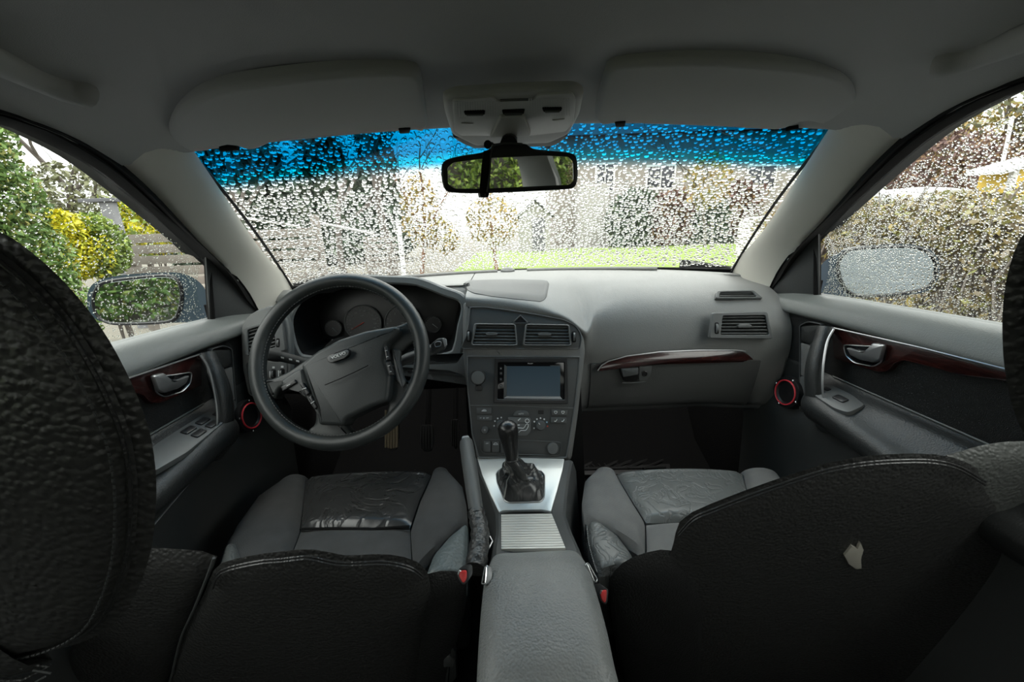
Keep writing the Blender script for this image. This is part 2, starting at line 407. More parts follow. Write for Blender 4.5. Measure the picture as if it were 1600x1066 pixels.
ceiling = thing('ceiling', (0, .2, .2), 'dark grey moulded fabric headliner over both front seats', None, None, 'structure')
mb = MB(); mb.slab(rows, V(0, 0, .035)); obj('headliner', mb, M['headliner'], ceiling)

# ---- A-pillar trims, door frames, sail panels (mirrored in X)
def mir(pts, s): return [V(p.x*s, p.y, p.z) for p in pts]       # survey done on the left (X<0)
pin = [PX(294, 236, -.545), PX(299, 243, -.546), PX(355, 324, -.575), PX(405, 395, -.606), PX(451, 443, -.636), PX(470, 470, -.66)]
pout = [PX(180, 246, -.597), PX(187, 253, -.60), PX(243, 304, -.618), PX(314, 380, -.645), PX(355, 420, -.657), PX(385, 456, -.667), PX(403, 488, -.672), PX(408, 515, -.676)]
win = [V(-.555, -.05, .145), V(-.56, .3, .142), PX(0, 187, -.57), PX(60, 208, -.58), PX(150, 255, -.603), PX(220, 310, -.632), PX(300, 380, -.67), PX(324, 404, -.684)]
fout = [V(-.545, -.05, .158), V(-.552, .3, .158), PX(0, 171, -.562), PX(60, 188, -.570), PX(120, 211, -.58)] + pout[1:7]
for s, side, k in ((1, "driver's", 1), (-1, "passenger's", 2)):
    a = resample(cat(pin, 6), 30); b = resample(cat(pout, 6), 30)
    rows = []
    for p, q in zip(a, b):
        out_ = V(1 if p.x > 0 else -1, .35, .15).normalized()
        d = (q-p); m = p.lerp(q, .5); up_ = V(.55, -.55, .25).normalized()
        r_ = [p+V(0, .012, .004), p, p.lerp(q, .18)+up_*.008, p.lerp(q, .4)+up_*.015, p.lerp(q, .65)+up_*.013, p.lerp(q, .88)+up_*.006, q, q+V(-.012, .004, 0)]
        rows.append(mir(r_, s))
    t = MB(); t.slab(rows, V(-.02*s, .02, .01))
    pt = thing('trim_%d' % k, (-.6*s, .9, 0), "pale grey windscreen pillar trim on the %s side" % side, None, None, 'structure')
    obj('pillar_trim', t, M['pillar_trim'], pt)
    # black door frame with its seal
    A = resample(cat(fout, 6), 44); B = resample(cat(win, 6), 44)
    rows = []
    for p, q in zip(A, B):
        rows.append(mir([p+V(.004, 0, .004), p, p.lerp(q, .3)+V(.008, -.004, -.003), p.lerp(q, .5)+V(.002, 0, 0), p.lerp(q, .75)+V(.006, -.002, 0), q, q+V(-.02, .006, 0)], s))
    t = MB(); t.slab(rows, V(-.045*s, .01, .015))
    # sail panel behind the mirror and upright seal
    sail = [PX(322, 402, -.683), PX(362, 428, -.674), PX(404, 488, -.673), PX(396, 506, -.676), PX(328, 500, -.70)]
    dr = thing('door_%d' % k, (-.69*s, .6, -.5), "front door on the %s side with black cloth panel and wood trim" % side, None, None, 'structure')
    obj('door_frame', t, M['matt_black'], dr)
    t = MB(); t.plate(mir(sail, s), V(s*.95, -.3, 0), d=.004, b=.001); obj('mirror_base_cover', t, M['dash_dark'], dr)
    t = MB(); t.tube(mir([PX(324, 396, -.688), PX(327, 450, -.695), PX(331, 506, -.703)], s), .0075, 8); obj('window_seal', t, M['matt_black'], dr)
    # ---- door panel
    def door_pt(Y, k, s=s):
        f = 1-sstep(.735, .83, Y); zz_ = -.006*(Y-.6)*10*.35
        fw = sstep(.78, .95, Y)*.010
        P_ = [(.722, -.168), (.712, -.163), (.700, -.164), (.686, -.172), (.672, -.188), (.664, -.205), (.666, -.214), (.676, -.219),     # 0-7 upper
              (.678, -.235), (.678, -.28), (.676, -.328),                                                              # 8-10 cloth
              (.668, -.334), (.652, -.342), (.628, -.352), (.608, -.364), (.600, -.380), (.604, -.398), (.618, -.414), (.632, -.424), # 11-18 armrest
              (.644, -.430), (.664, -.47), (.676, -.56), (.684, -.72), (.688, -.86)]                                     # 19-23 lower
        x, z = P_[k]
        if 11 <= k <= 19: x = .674*(1-f)+x*f; z = z - (.0 if k < 13 else .02*(1-sstep(.5, .72, Y)))*f
        if k <= 7: z += zz_ if k < 4 else 0
        return V(-s*(x-fw), Y, z)
    YS = [-.06, .1, .25, .35, .43, .5, .56, .62, .67, .71, .74, .76, .78, .80, .82, .85, .88, .93, 1.02]
    def strip(k0, k1):
        rs = [[door_pt(Y, k) for Y in YS] for k in range(k0, k1+1)]
        cols = [cat([r[j] for r in rs], 4) for j in range(len(YS))]
        return [[c[i] for c in cols] for i in range(len(cols[0]))]
    for nm, k0, k1, mt in (('upper_panel', 0, 7, 'door_vinyl'), ('cloth_panel', 7, 10, 'door_cloth'), ('armrest', 10, 18, 'door_black'), ('lower_panel', 18, 23, 'dash_dark')):
        t = MB(); t.slab(strip(k0, k1), V(-s*.02, 0, 0)); obj(nm, t, M[mt], dr)
    nrm = V(s, 0, 0)
    # wood strip with bright upper edge: survey on the right door, mirrored
    Q = lambda px, py, X: (lambda p: V(-s*p.x, p.y, p.z))(PX(px, py, X))
    wl = [Q(1299, 512, .668), Q(1440, 544, .668), Q(1582, 580, .668), V(-s*.668, .30, -.208), V(-s*.668, .30, -.236), Q(1582, 597, .668), Q(1500, 586, .668), Q(1412, 563, .668),
          Q(1398, 567, .668), Q(1388, 580, .668), Q(1372, 582, .668), Q(1340, 572, .668), Q(1303, 560, .668)]
    t = MB(); t.plate(rnd(wl, .006, 3), nrm, d=.014, b=.002); wd_ = obj('wood_strip', t, M['wood'], dr)
    t = MB(); t.tube([Q(1299, 512, .664), Q(1370, 528, .664), Q(1440, 544, .664), Q(1582, 580, .664), V(-s*.664, .30, -.207)], .0018, 6); obj('bright_edge', t, M['satin'], wd_)
    # interior door handle: dished recess and lever
    cx = [Q(1318, 538, .667), Q(1350, 540, .667), Q(1382, 540, .667), Q(1380, 566, .667), Q(1366, 574, .667), Q(1336, 568, .667), Q(1322, 556, .667)]
    dh = thing('door_handle', (0, 0, 0)); dh.parent = dr; dh.location = cx[0]-dr.location
    t = MB(); t.frame(rnd(cx, .008, 3), rnd(inset(cx, nrm, .002), .007, 3), nrm, d=.003, b=.0008, r=.003); obj('recess_rim', t, M['satin'], dh)
    t = MB(); t.plate(rnd(inset(cx, nrm, .0015), .007, 3), nrm, d=.002, b=.0005, r=.0012); obj('recess', t, M['gloss_black'], dh)
    lv = [Q(1321, 543, .655), Q(1336, 548, .655), Q(1351, 549, .655), Q(1362, 536, .655), Q(1379, 539, .655), Q(1373, 562, .655), Q(1363, 567, .655), Q(1340, 562, .655), Q(1327, 555, .655)]
    t = MB(); t.plate(rnd(lv, .004, 3), nrm, d=.008, b=.003, crown=.002); obj('lever', t, M['satin'], dh)
    # curved pull handle with bright edge
    bow = [Q(1290, 512, .655), Q(1281, 540, .64), Q(1272, 576, .625), Q(1272, 617, .622), Q(1281, 652, .625), Q(1292, 672, .64)]
    ph = thing('pull_handle', (0, 0, 0)); ph.parent = dr; ph.location = bow[0]-dr.location
    t = MB(); t.tube(cat(bow, 6), [.017]*6+[.019]*13+[.017]*12, 12, squash=((0, 1, 0), (1.0, .62))); obj('grip', t, M['door_black'], ph)
    edge = [Q(1303, 514, .648), Q(1292, 536, .636), Q(1286, 576, .622), Q(1286, 617, .618), Q(1296, 666, .63)]
    t = MB(); t.tube(cat(edge, 6), .0022, 6); obj('bright_edge', t, M['satin'], ph)
    # small trimmed pocket ahead of the pull handle
    pk = [Q(1249, 508, .666), Q(1262, 502, .666), Q(1284, 506, .666), Q(1280, 560, .666), Q(1268, 640, .666), Q(1249, 644, .666)]
    t = MB(); pq = rnd(pk, .007, 3); t.frame(pq, inset(pq, nrm, .0022), nrm, d=.01, b=.0006, r=.001); obj('pocket_rim', t, M['panel_grey'], dr)
    t = MB(); t.plate(rnd([Q(1251, 510, .668), Q(1283, 508, .668), Q(1273, 540, .668), Q(1251, 533, .668)], .005, 3), nrm, d=.008, b=.002, crown=.002); obj('pocket_pad', t, M['door_black'], dr)
    t = MB(); t.plate(rnd([Q(1250, 536, .668), Q(1272, 542, .668), Q(1268, 590, .668), Q(1249, 586, .668)], .003, 3), nrm, d=.008, b=.001); obj('pocket_cloth', t, M['seat_cloth_grey'], dr)
    t = MB(); t.plate(rnd([Q(1249, 588, .666), Q(1260, 588, .666), Q(1264, 610, .666), Q(1258, 632, .666), Q(1249, 620, .666)], .006, 3), nrm, d=.008, b=.002); obj('pocket_tab', t, M['bezel_grey'], dr)
    # armrest piping, bright line under the armrest
    t = MB(); t.tube(cat([door_pt(Y, 10)+V(s*.003, 0, .001) for Y in (.3, .43, .5, .56, .62, .67, .71, .74, .76)], 3), .0016, 6); obj('piping', t, M['door_vinyl'], dr)
    t = MB(); t.tube([Q(1296, 669, .629), Q(1320, 690, .626), Q(1344, 711, .622), V(-s*.618, .5, -.45)], .0018, 6); obj('bright_line', t, M['satin'], dr)
    # window switch panel let into the armrest
    sp = [V(-s*x, y, z) for x, y, z in ((.658, .742, -.339), (.640, .758, -.346), (.617, .742, -.356), (.611, .62, -.367), (.618, .56, -.367), (.650, .56, -.349), (.658, .62, -.344))]
    if s < 0: sp = [V(.655, .742, -.339), V(.640, .757, -.346), V(.616, .745, -.356), V(.611, .675, -.364), V(.617, .648, -.362), V(.648, .650, -.346), V(.657, .69, -.343)]
    sn = V(s*.40, 0, .92).normalized(); spc = sum(sp, Vector())/len(sp); sp = [p-sn*(p-spc).dot(sn)+sn*.005 for p in sp]
    sw = thing('switch_panel', (0, 0, 0)); sw.parent = dr; sw.location = spc-dr.location
    t = MB(); t.plate(rnd(sp, .008, 3), sn, d=.012, b=.002); obj('plate', t, M['bezel_grey'], sw)
    ax = (V(s*.92, 0, -.40).normalized(), V(0, 1, 0), sn)
    cells = [(.0, .10), (.0, .045), (.0, -.01), (-.018, .10), (-.018, .045)] if s > 0 else [(.0, .018)]
    for i, j in ((0, .052), (0, .016), (1, .052), (1, .016)) if s > 0 else ((0, .0),):
        c = spc+ax[0]*((i-.5)*.019 if s > 0 else 0)+ax[1]*(j if s > 0 else -.012)+sn*.006
        t = MB(); t.box(c, .014, .026, .004, ax, .003); sb = obj('window_switch', t, M['black_plastic'], sw)
    for i in (-.5, .5):
        c = spc+ax[0]*(i*.014)+ax[1]*(.086 if s > 0 else .03)+sn*.006
        t = MB(); t.box(c, .009, .013, .003, ax, .002); obj('lock_button', t, M['black_plastic'], sw)
    # add-on tweeter: red ring, dark cone, four screws
    tn = V(s*.97, -.06, .12).normalized(); tcn = V(-s*.655, .856, -.406)
    tw = thing('tweeter', tcn, ("round black tweeter with red ring on the driver's door, left of the steering wheel" if s > 0 else "round black tweeter with red ring on the passenger's door beside the glovebox end"), 'speaker', 'door tweeters')
    t = MB(); t.lathe(tcn, tn, [(.0, -.02), (.040, -.02), (.040, .0), (.038, .004), (.030, .005), (.030, .002), (.0, .0)], 32); obj('housing', t, M['black_plastic'], tw)
    t = MB(); t.lathe(tcn+tn*.006, tn, [(.0315, -.003), (.0315, .001), (.030, .002), (.0285, .001), (.0285, -.003)], 32); obj('ring', t, M['red'], tw)
    t = MB(); t.lathe(tcn+tn*.004, tn, [(.028, .001), (.020, -.006), (.012, -.012), (.008, -.008), (.0, -.004)], 24); obj('cone', t, M['black_plastic'], tw)
    uu = tn.orthogonal().normalized(); vv = tn.cross(uu)
    for a in range(4):
        ca = tcn+(uu*math.cos(a*math.pi/2+.5)+vv*math.sin(a*math.pi/2+.5))*.0360+tn*.005
        t = MB(); t.lathe(ca, tn, [(.0032, -.003), (.0032, .0005), (.002, .0014), (0, .0014)], 8); obj('screw', t, M['chrome'], tw)
    # ---- side window glass
    wb = [door_pt(Y, 0, s)+V(-s*.004, 0, -.01) for Y in (-.06, .25, .5, .62, .74, .82, .9)]
    wt = mir([V(-.56, -.06, .145)] + win[1:], s)
    A = resample(cat(wt, 6), 30); B = resample(cat(wb, 6), 30)
    rows = [[a.lerp(b, v_/8)+V(-s*(.010+.02*math.sin(v_/8*math.pi)), 0, 0) for v_ in range(9)] for a, b in zip(A, B)]
    wi = thing('window_%d' % (k+1), (-.69*s, .6, -.1), "rain-spotted side window of the %s door" % side, None, None, 'structure')
    t = MB(); t.grid(rows); obj('pane', t, M['side_glass'], wi, recalc=False)
    globals()['side_rows_%d' % k] = rows; globals()['side_win_%d' % k] = wi

# ---- windscreen
def scr(u, v):                                          # u -1..1, v 0 base .. 1 top
    b = V(u*.66, 1.385-.24*u*u, -.15); t_ = V(u*.565, .79-.078*u*u, .213-.043*u*u)
    p = b.lerp(t_, v); return p+V(0, .5, .86)*(.016*math.sin(v*math.pi))
NU, NV = 48, 24
t = MB(); t.grid([[scr(-1+2*i/NU, j/NV) for i in range(NU+1)] for j in range(NV+1)])
w1 = thing('window_1', (0, 1.1, .05), 'windscreen covered in raindrops with a blue tinted strip along its top edge', None, None, 'structure')
pn = obj('pane', t, M['windscreen_glass'], w1, recalc=False)
att = pn.data.attributes.new('up', 'FLOAT', 'POINT'); att.data.foreach_set('value', [j/NV+.03*(-1+2*i/NU)**2 for j in range(NV+1) for i in range(NU+1)])
# black printed border along the base
t = MB(); t.slab([[scr(-1+2*i/NU, v)+V(0, -.004, -.004) for i in range(NU+1)] for v in (0, .03, .06)], V(0, .002, .003)); obj('base_seal', t, M['seal_rubber'], w1)
for sg in (-1, 1):
    t = MB(); t.tube([scr(sg*.985, v/20) + V(-sg*.006, -.008, -.004) for v in range(0, 20)], .0035, 6); obj('edge_seal', t, M['seal_rubber'], w1)

# ---- raindrops: real domes of water on the outer face of the glass
def drops(surf, count, rmin, rmax, dens=None, seed=1, height=.5, stretch=1.25):
    rg = np.random.RandomState(seed); V_, F_ = [], []; cell = rmax*2.0; gridh = {}
    segs = 9; prof = [(1.0, .0), (.93, .42), (.68, .78), (.34, .96)]
    base = 0; made = 0; tries = 0
    while made < count and tries < count*9:
        tries += 1
        u, v = rg.uniform(-1, 1), rg.uniform(0, 1)
        if dens is not None and rg.rand() > dens(u, v): continue
        r = rmin+(rmax-rmin)*rg.rand()**1.6
        p, n, dn = surf(u, v)
        key = (int(p.x//cell), int(p.y//cell), int(p.z//cell)); hit = False
        for a in (-1, 0, 1):
            for b in (-1, 0, 1):
                for c in (-1, 0, 1):
                    for q, rq in gridh.get((key[0]+a, key[1]+b, key[2]+c), ()):
                        if (q-p).length < (r+rq)*.92: hit = True; break
        if hit: continue
        gridh.setdefault(key, []).append((p, r)); made += 1
        sd = dn.cross(n).normalized(); st = rg.uniform(.9, stretch); h = height*rg.uniform(.75, 1.2); ph = rg.uniform(0, 6.28); wob = rg.uniform(.02, .16)
        ring = [1+wob*math.sin(2*a*2*math.pi/segs+ph) for a in range(segs)]
        o = len(V_)
        for k_, (pr, hh) in enumerate(prof):
            for a in range(segs):
                an = 2*math.pi*a/segs; rr_ = r*pr*ring[a]
                V_.append(tuple(p+n*(.0012+r*h*hh)+sd*(math.cos(an)*rr_)+dn*(math.sin(an)*rr_*st+(.12*r*(1-pr)))))
        V_.append(tuple(p+n*(.0012+r*h))); V_.append(tuple(p+n*.0012))
        top, bot = o+4*segs, o+4*segs+1
        for k_ in range(3):
            for a in range(segs):
                i, j = o+k_*segs+a, o+k_*segs+(a+1) % segs; F_.append((i, j, j+segs, i+segs))
        for a in range(segs):
            F_.append((o+3*segs+a, o+3*segs+(a+1) % segs, top)); F_.append((o+(a+1) % segs, o+a, bot))
    m = MB(); m.v, m.f = V_, F_; return m
def scr_surf(u, v):
    p = scr(u, v); du = scr(u+.01, v)-p; dv = scr(u, v+.01)-p; n = du.cross(dv).normalized()
    if n.y < 0: n = -n
    return p, n, -dv.normalized()
d_ = drops(scr_surf, 7200, .0024, .0066, lambda u, v: (1.0 if v < .68 else .45) if v > .07 else 0, 3, .5)
obj('raindrops', d_, M['water'], w1, recalc=False, kind='stuff')
def side_surf(rows, s):
    n0, m0 = len(rows)-1, len(rows[0])-1
    def f(u, v):
        a = (u+1)/2*n0; b = v*m0; i = min(int(a), n0-1); j = min(int(b), m0-1); fa, fb = a-i, b-j
        p = rows[i][j]*(1-fa)*(1-fb)+rows[i+1][j]*fa*(1-fb)+rows[i][j+1]*(1-fa)*fb+rows[i+1][j+1]*fa*fb
        e1 = rows[i+1][j]-rows[i][j]; e2 = rows[i][j+1]-rows[i][j]; n = e1.cross(e2).normalized()
        if n.x*s > 0: n = -n
        return p, n, V(0, 0, -1)-n*(-n.z)
    return f
obj('raindrops', drops(side_surf(side_rows_1, 1), 3000, .0007, .0017, lambda u, v: 1 if u > -.35 and v > .07 else 0, 5, .5), M['water'], side_win_1, recalc=False, kind='stuff')
obj('raindrops', drops(side_surf(side_rows_2, -1), 8000, .0009, .0023, lambda u, v: 1 if u > -.35 and v > .07 else 0, 6, .5), M['water'], side_win_2, recalc=False, kind='stuff')

# ---- floor, bulkhead, rear of the cabin
t = MB(); t.slab([[V(x, y, z) for x in (-.70, -.3, 0, .3, .70)] for y, z in ((-1.3, FLOOR), (.4, FLOOR), (1.15, FLOOR), (1.32, FLOOR+.06), (1.46, FLOOR+.22), (1.50, -.45), (1.47, -.2))], V(0, .01, -.03))
tag(obj('floor', t, M['carpet']), 'black carpeted car floor and footwell', None, None, 'structure')
for s, nm in ((-1, 'wall_left'), (1, 'wall_right')):
    w_ = thing(nm, (s*.7, -.7, -.5), 'rear side of the cabin behind the front door', None, None, 'structure')
    t = MB(); t.slab([[V(s*x, y, z) for y in (-.06, -.5, -1.0, -1.55)] for x, z in ((.715, -.165), (.675, -.22), (.68, -.5), (.69, -.88))], V(s*.03, 0, 0)); obj('rear_door_panel', t, M['door_black'], w_)
    t = MB(); t.slab([[V(s*x, y, z) for y in (.90, 1.1, 1.6)] for x, z in ((.70, -.14), (.695, -.5), (.69, -.88))], V(s*.03, 0, 0)); obj('kick_panel', t, M['carpet'], w_)
    t = MB(); t.slab([[V(s*x, y, z) for y in (-.15, -.1, -.04)] for x, z in ((.545, .16), (.60, .08), (.66, -.04), (.715, -.17))], V(s*.03, 0, 0)); obj('centre_pillar', t, M['pillar_trim'], w_)
    t = MB(); t.slab([[V(s*.545, -.80, .16), V(s*.53, -1.25, .10)], [V(s*.64, -.86, 0), V(s*.60, -1.4, 0)], [V(s*.715, -.95, -.17), V(s*.68, -1.6, -.12)]], V(s*.03, 0, 0)); obj('rear_pillar', t, M['headliner'], w_)
    t = MB(); t.grid([[V(s*.552, y, .15), V(s*.65, y-.03, 0), V(s*.72, y-.07, -.17)] for y in (-.10, -.82)]); obj('rear_side_pane', t, M['privacy_glass'], w_, recalc=False)
wr = thing('wall_rear', (0, -1.4, -.5), 'rear seat back and parcel shelf closing the cabin', None, None, 'structure')
t = MB(); t.slab([[V(x, y, z) for x in (-.68, 0, .68)] for y, z in ((-.62, -.62), (-.72, -.5), (-.95, -.16), (-1.0, -.13), (-1.62, -.12), (-1.64, -.9))], V(0, -.02, -.03)); obj('rear_seat_back', t, M['leather'], wr)
t = MB(); t.slab([[V(x, y, z) for x in (-.66, 0, .66)] for y, z in ((-.22, -.86), (-.22, -.60), (-.45, -.58), (-.72, -.62))], V(0, 0, -.03)); obj('rear_seat_cushion', t, M['leather'], wr)
t = MB(); t.grid([[V(x*(1-.12*k), -1.25-.36*(1-k), .12-.25*(1-k)) for x in (-.60, 0, .60)] for k in (0, .5, 1)]); tag(obj('window_4', t, M['rear_glass'], None, recalc=False), 'rear window of the car', None, None, 'structure')
# ================================================================== DASHBOARD AND WHAT IS SET INTO IT
SP = Plane(PY(815, 560, .875), V(0, -.93, .36))            # face of the centre stack
SN = SP.n; SX = V(1, 0, 0); SU = SN.cross(SX).normalized()
def ybase(x): return 1.375-.24*(x/.66)**2
dash = thing('dashboard', (0, 1.0, -.5), 'grey soft-touch dashboard running below the windscreen', 'dashboard')
PROF = [(None, .03, -.150), (None, .0, -.134), (None, -.03, -.131), (None, -.06, -.132), (1.10, 0, -.137), (1.03, 0, -.150), (.985, 0, -.168), (.955, 0, -.19), (.935, 0, -.22), (.925, 0, -.26),
        (.921, 0, -.30), (.925, 0, -.335), (.93, 0, -.375), (.945, 0, -.44), (.965, 0, -.475), (1.02, 0, -.50), (1.2, 0, -.52)]
def dash_pt(x, k):
    Y, dy, z = PROF[k]
    yb = ybase(x)
    if Y is None: return V(x, yb+dy, z - .012*(abs(x)/.66)**3)
    e = sstep(.50, .67, abs(x)); ym = min(Y, yb-.07)
    if k >= 5: ym = ym - .035*e*(1 if x > 0 else 1) + (.0 if k < 9 else -.0*e)
    z2 = z - .016*e if k < 9 else z
    w = 1-sstep(.15, .23, x); zt = float(np.interp(x, EX, EZ)); yt = float(np.interp(x, EX, EY))
    if x < -.125 and k >= 4: return V(x, (1.08, 1.065, 1.055, 1.05)[min(k-4, 3)], (-.1355, -.142, -.151, -.162)[min(k-4, 3)])
    if 4 <= k <= 7:                     # the pad runs flat up to the top edge of the centre stack
        yu, zu = float(np.interp(x, UX, UY)), float(np.interp(x, UX, UZ)); f = (0, .55, 1, 1)[k-4]; ym2 = 1.10+(yu-1.10)*f; zf = -.135+(zu+.135)*f**1.3
        if k == 7: ym2, zf = yt, zt
        ym = ym*(1-w)+ym2*w; z2 = z2*(1-w)+zf*w
    elif 8 <= k <= 11: ym = ym*(1-w)+(yt+.012+.012*(k-8))*w; z2 = z2*(1-w)+min(z2, zt-.02*(k-7))*w
    return V(x, ym, z2)
XS = [-.124, -.08, -.034, .02, .063, .09, .11, .13, .148, .166, .18, .2, .28, .36, .44, .52, .58, .62, .645, .66, .668]
_e = [SP.p(x, y, .004) for x, y in ((726, 472), (785, 478), (811, 482), (850, 488), (877, 495), (903, 509), (912, 526))]
_u = [SP.p(x, y, -.008) for x, y in ((725, 461), (785, 463), (820, 468), (848, 475), (880, 487), (898, 497), (914, 515))]
EX, EY, EZ = [p.x for p in _e], [p.y for p in _e], [p.z for p in _e]
UX, UY, UZ = [p.x for p in _u], [p.y for p in _u], [p.z for p in _u]
def loft(XS, ks, nx=3, nk=4):
    cols = [cat([dash_pt(x, k) for k in ks], nk) for x in XS]
    rs = [cat([c[i] for c in cols], nx) for i in range(len(cols[0]))]
    return rs
t = MB(); t.slab(loft([-.668, -.64, -.55, -.40, -.25, -.14, -.127], range(0, 8)), V(0, .01, -.012)); obj('top_pad', t, M['dash'], dash)
t = MB(); t.slab(loft(XS, range(0, 17)), V(0, .02, -.02)); obj('passenger_side_pad', t, M['dash'], dash)
# end cap of the passenger side
t = MB(); t.slab([[V(.664, y, z), V(.69, y+.03, z)] for y, z in ((1.16, -.16), (.985, -.19), (.90, -.25), (.888, -.33), (.90, -.45), (.95, -.52))], V(0, .03, 0)); obj('end_cap', t, M['dash_dark'], dash)
t = MB(); t.slab([[V(x, y, z) for x in (-.67, -.4, -.13)] for y, z in ((1.00, -.30), (1.02, -.42), (1.2, -.50))], V(0, .03, 0)); obj('knee_bolster', t, M['matt_black'], dash)
t = MB(); t.slab([[V(x, y, z) for x in (-.14, .16)] for y, z in ((.99, -.24), (.95, -.3), (.90, -.5), (.86, -.62), (.86, -.86))], V(0, .25, 0)); obj('core', t, M['matt_black'], dash)
t = MB(); t.box(V(-.40, 1.10, -.27), .53, .03, .22); obj('cluster_backing', t, M['matt_black'], dash)
# strip along the windscreen with the light sensor bump and defrost slots
def top_on(px, py, z=-.133): return PZ(px, py, z)
t = MB(); t.tube([V(x, ybase(x)-.062, -.129) for x in [-.45+.05*i for i in range(9)]], .006, 8); obj('defrost_slot', t, M['dash'], dash)
t = MB(); t.tube([V(x, ybase(x)-.062, -.129) for x in [.05+.05*i for i in range(9)]], .006, 8); obj('defrost_slot', t, M['dash'], dash)
sensor = V(-.015, ybase(0)-.06, -.131)
t = MB(); t.lathe(sensor, (0, -.2, 1), [(.019, -.004), (.018, .006), (.012, .011), (0, .013)], 20, sx=1.3, u=(1, 0, 0)); obj('light_sensor', t, M['bezel_grey'], dash)
# speaker grille in the middle of the dash top
from mathutils.bvhtree import BVHTree
_m = MB(); _m.grid(loft([-.30, -.22, -.17, -.14, -.127, -.124, -.08, -.034, .02, .063, .09, .11, .13, .148, .166, .18, .2, .28, .36], range(0, 9)))
PAD = BVHTree.FromPolygons(_m.v, _m.f)
def on_pad(px, py, off):
    h = PAD.ray_cast(V(CX, 0, 0), ray(px, py).normalized())
    if h[0] is None: return PZ(px, py, -.136)
    nn_ = h[1] if h[1].z > 0 else -h[1]
    return h[0]+nn_*off
ga = zz(680, 400, 3.807, [(158, 178), (178, 160), (200, 147), (320, 143), (440, 141), (560, 143), (640, 146), (668, 151), (677, 166)])
gb_ = zz(680, 400, 3.807, [(162, 188), (190, 204), (230, 222), (330, 241), (440, 254), (540, 264), (625, 273), (650, 262), (663, 240)])
ra = resample([V(x, y, 0) for x, y in ga], 30); rb = resample([V(x, y, 0) for x, y in gb_], 30)
grows = [[on_pad(p.lerp(q, j/7).x, p.lerp(q, j/7).y, .004 if 0 < j < 7 and 0 < i < 29 else .0012) for i, (p, q) in enumerate(zip(ra, rb))] for j in range(8)]
t = MB(); t.slab(grows, V(0, 0, -.006)); obj('speaker_grille', t, M['panel_grey'], dash, label='smooth darker grey speaker grille')

# ---- centre stack housing
st = [(723, 470), (785, 474), (848, 484), (886, 497), (905, 509), (914, 527), (916, 548), (911, 590), (904, 652), (894, 722), (744, 722), (734, 645), (727, 592), (722, 545), (722, 500)]
stack = thing('centre_stack', SP.p(815, 600), 'angled grey centre stack between the two front footwells, darkened by painted shade', 'dashboard console')
t = MB(); t.plate(rnd(SP.l(st), .012, 3), SN, d=.13, b=.014, r=0, seg=4); obj('housing', t, M['housing_shaded'], stack)
# lower fascia panel with its bright edge
fa = [(729, 556), (907, 557), (905, 586), (899, 637), (886, 716), (747, 716), (737, 680), (730, 610)]
fq = rnd(SP.l(fa, .0015), .005, 3)
t = MB(); t.plate(fq, SN, d=.004, b=.001, r=.001); obj('fascia', t, M['console_grey'], stack)
t = MB(); t.frame(fq, inset(fq, SN, .0035), SN, d=.004, b=.001, r=.0035); obj('fascia_rim', t, M['bezel_grey'], stack)
t = MB(); t.tube(SP.l([(734, 634), (795, 634), (852, 637), (898, 638)], .003), .0014, 6); obj('divider_line', t, M['bezel_grey'], stack)
# vent surround: recessed dark panel with raised rim
va = zz(680, 400, 3.807, [(205, 303), (300, 303), (420, 318), (600, 346), (760, 376), (835, 410), (868, 460), (874, 500), (862, 556), (165, 556), (152, 545), (186, 470), (195, 400)])
vq = rnd(SP.l(va, .001), .006, 3)
t = MB(); t.plate(vq, SN, d=.004, b=.001, r=.0005); obj('vent_surround', t, M['console_grey'], stack)
t = MB(); t.frame(vq, inset(vq, SN, .003), SN, d=.004, b=.001, r=.003); obj('vent_surround_rim', t, M['bezel_grey'], stack)

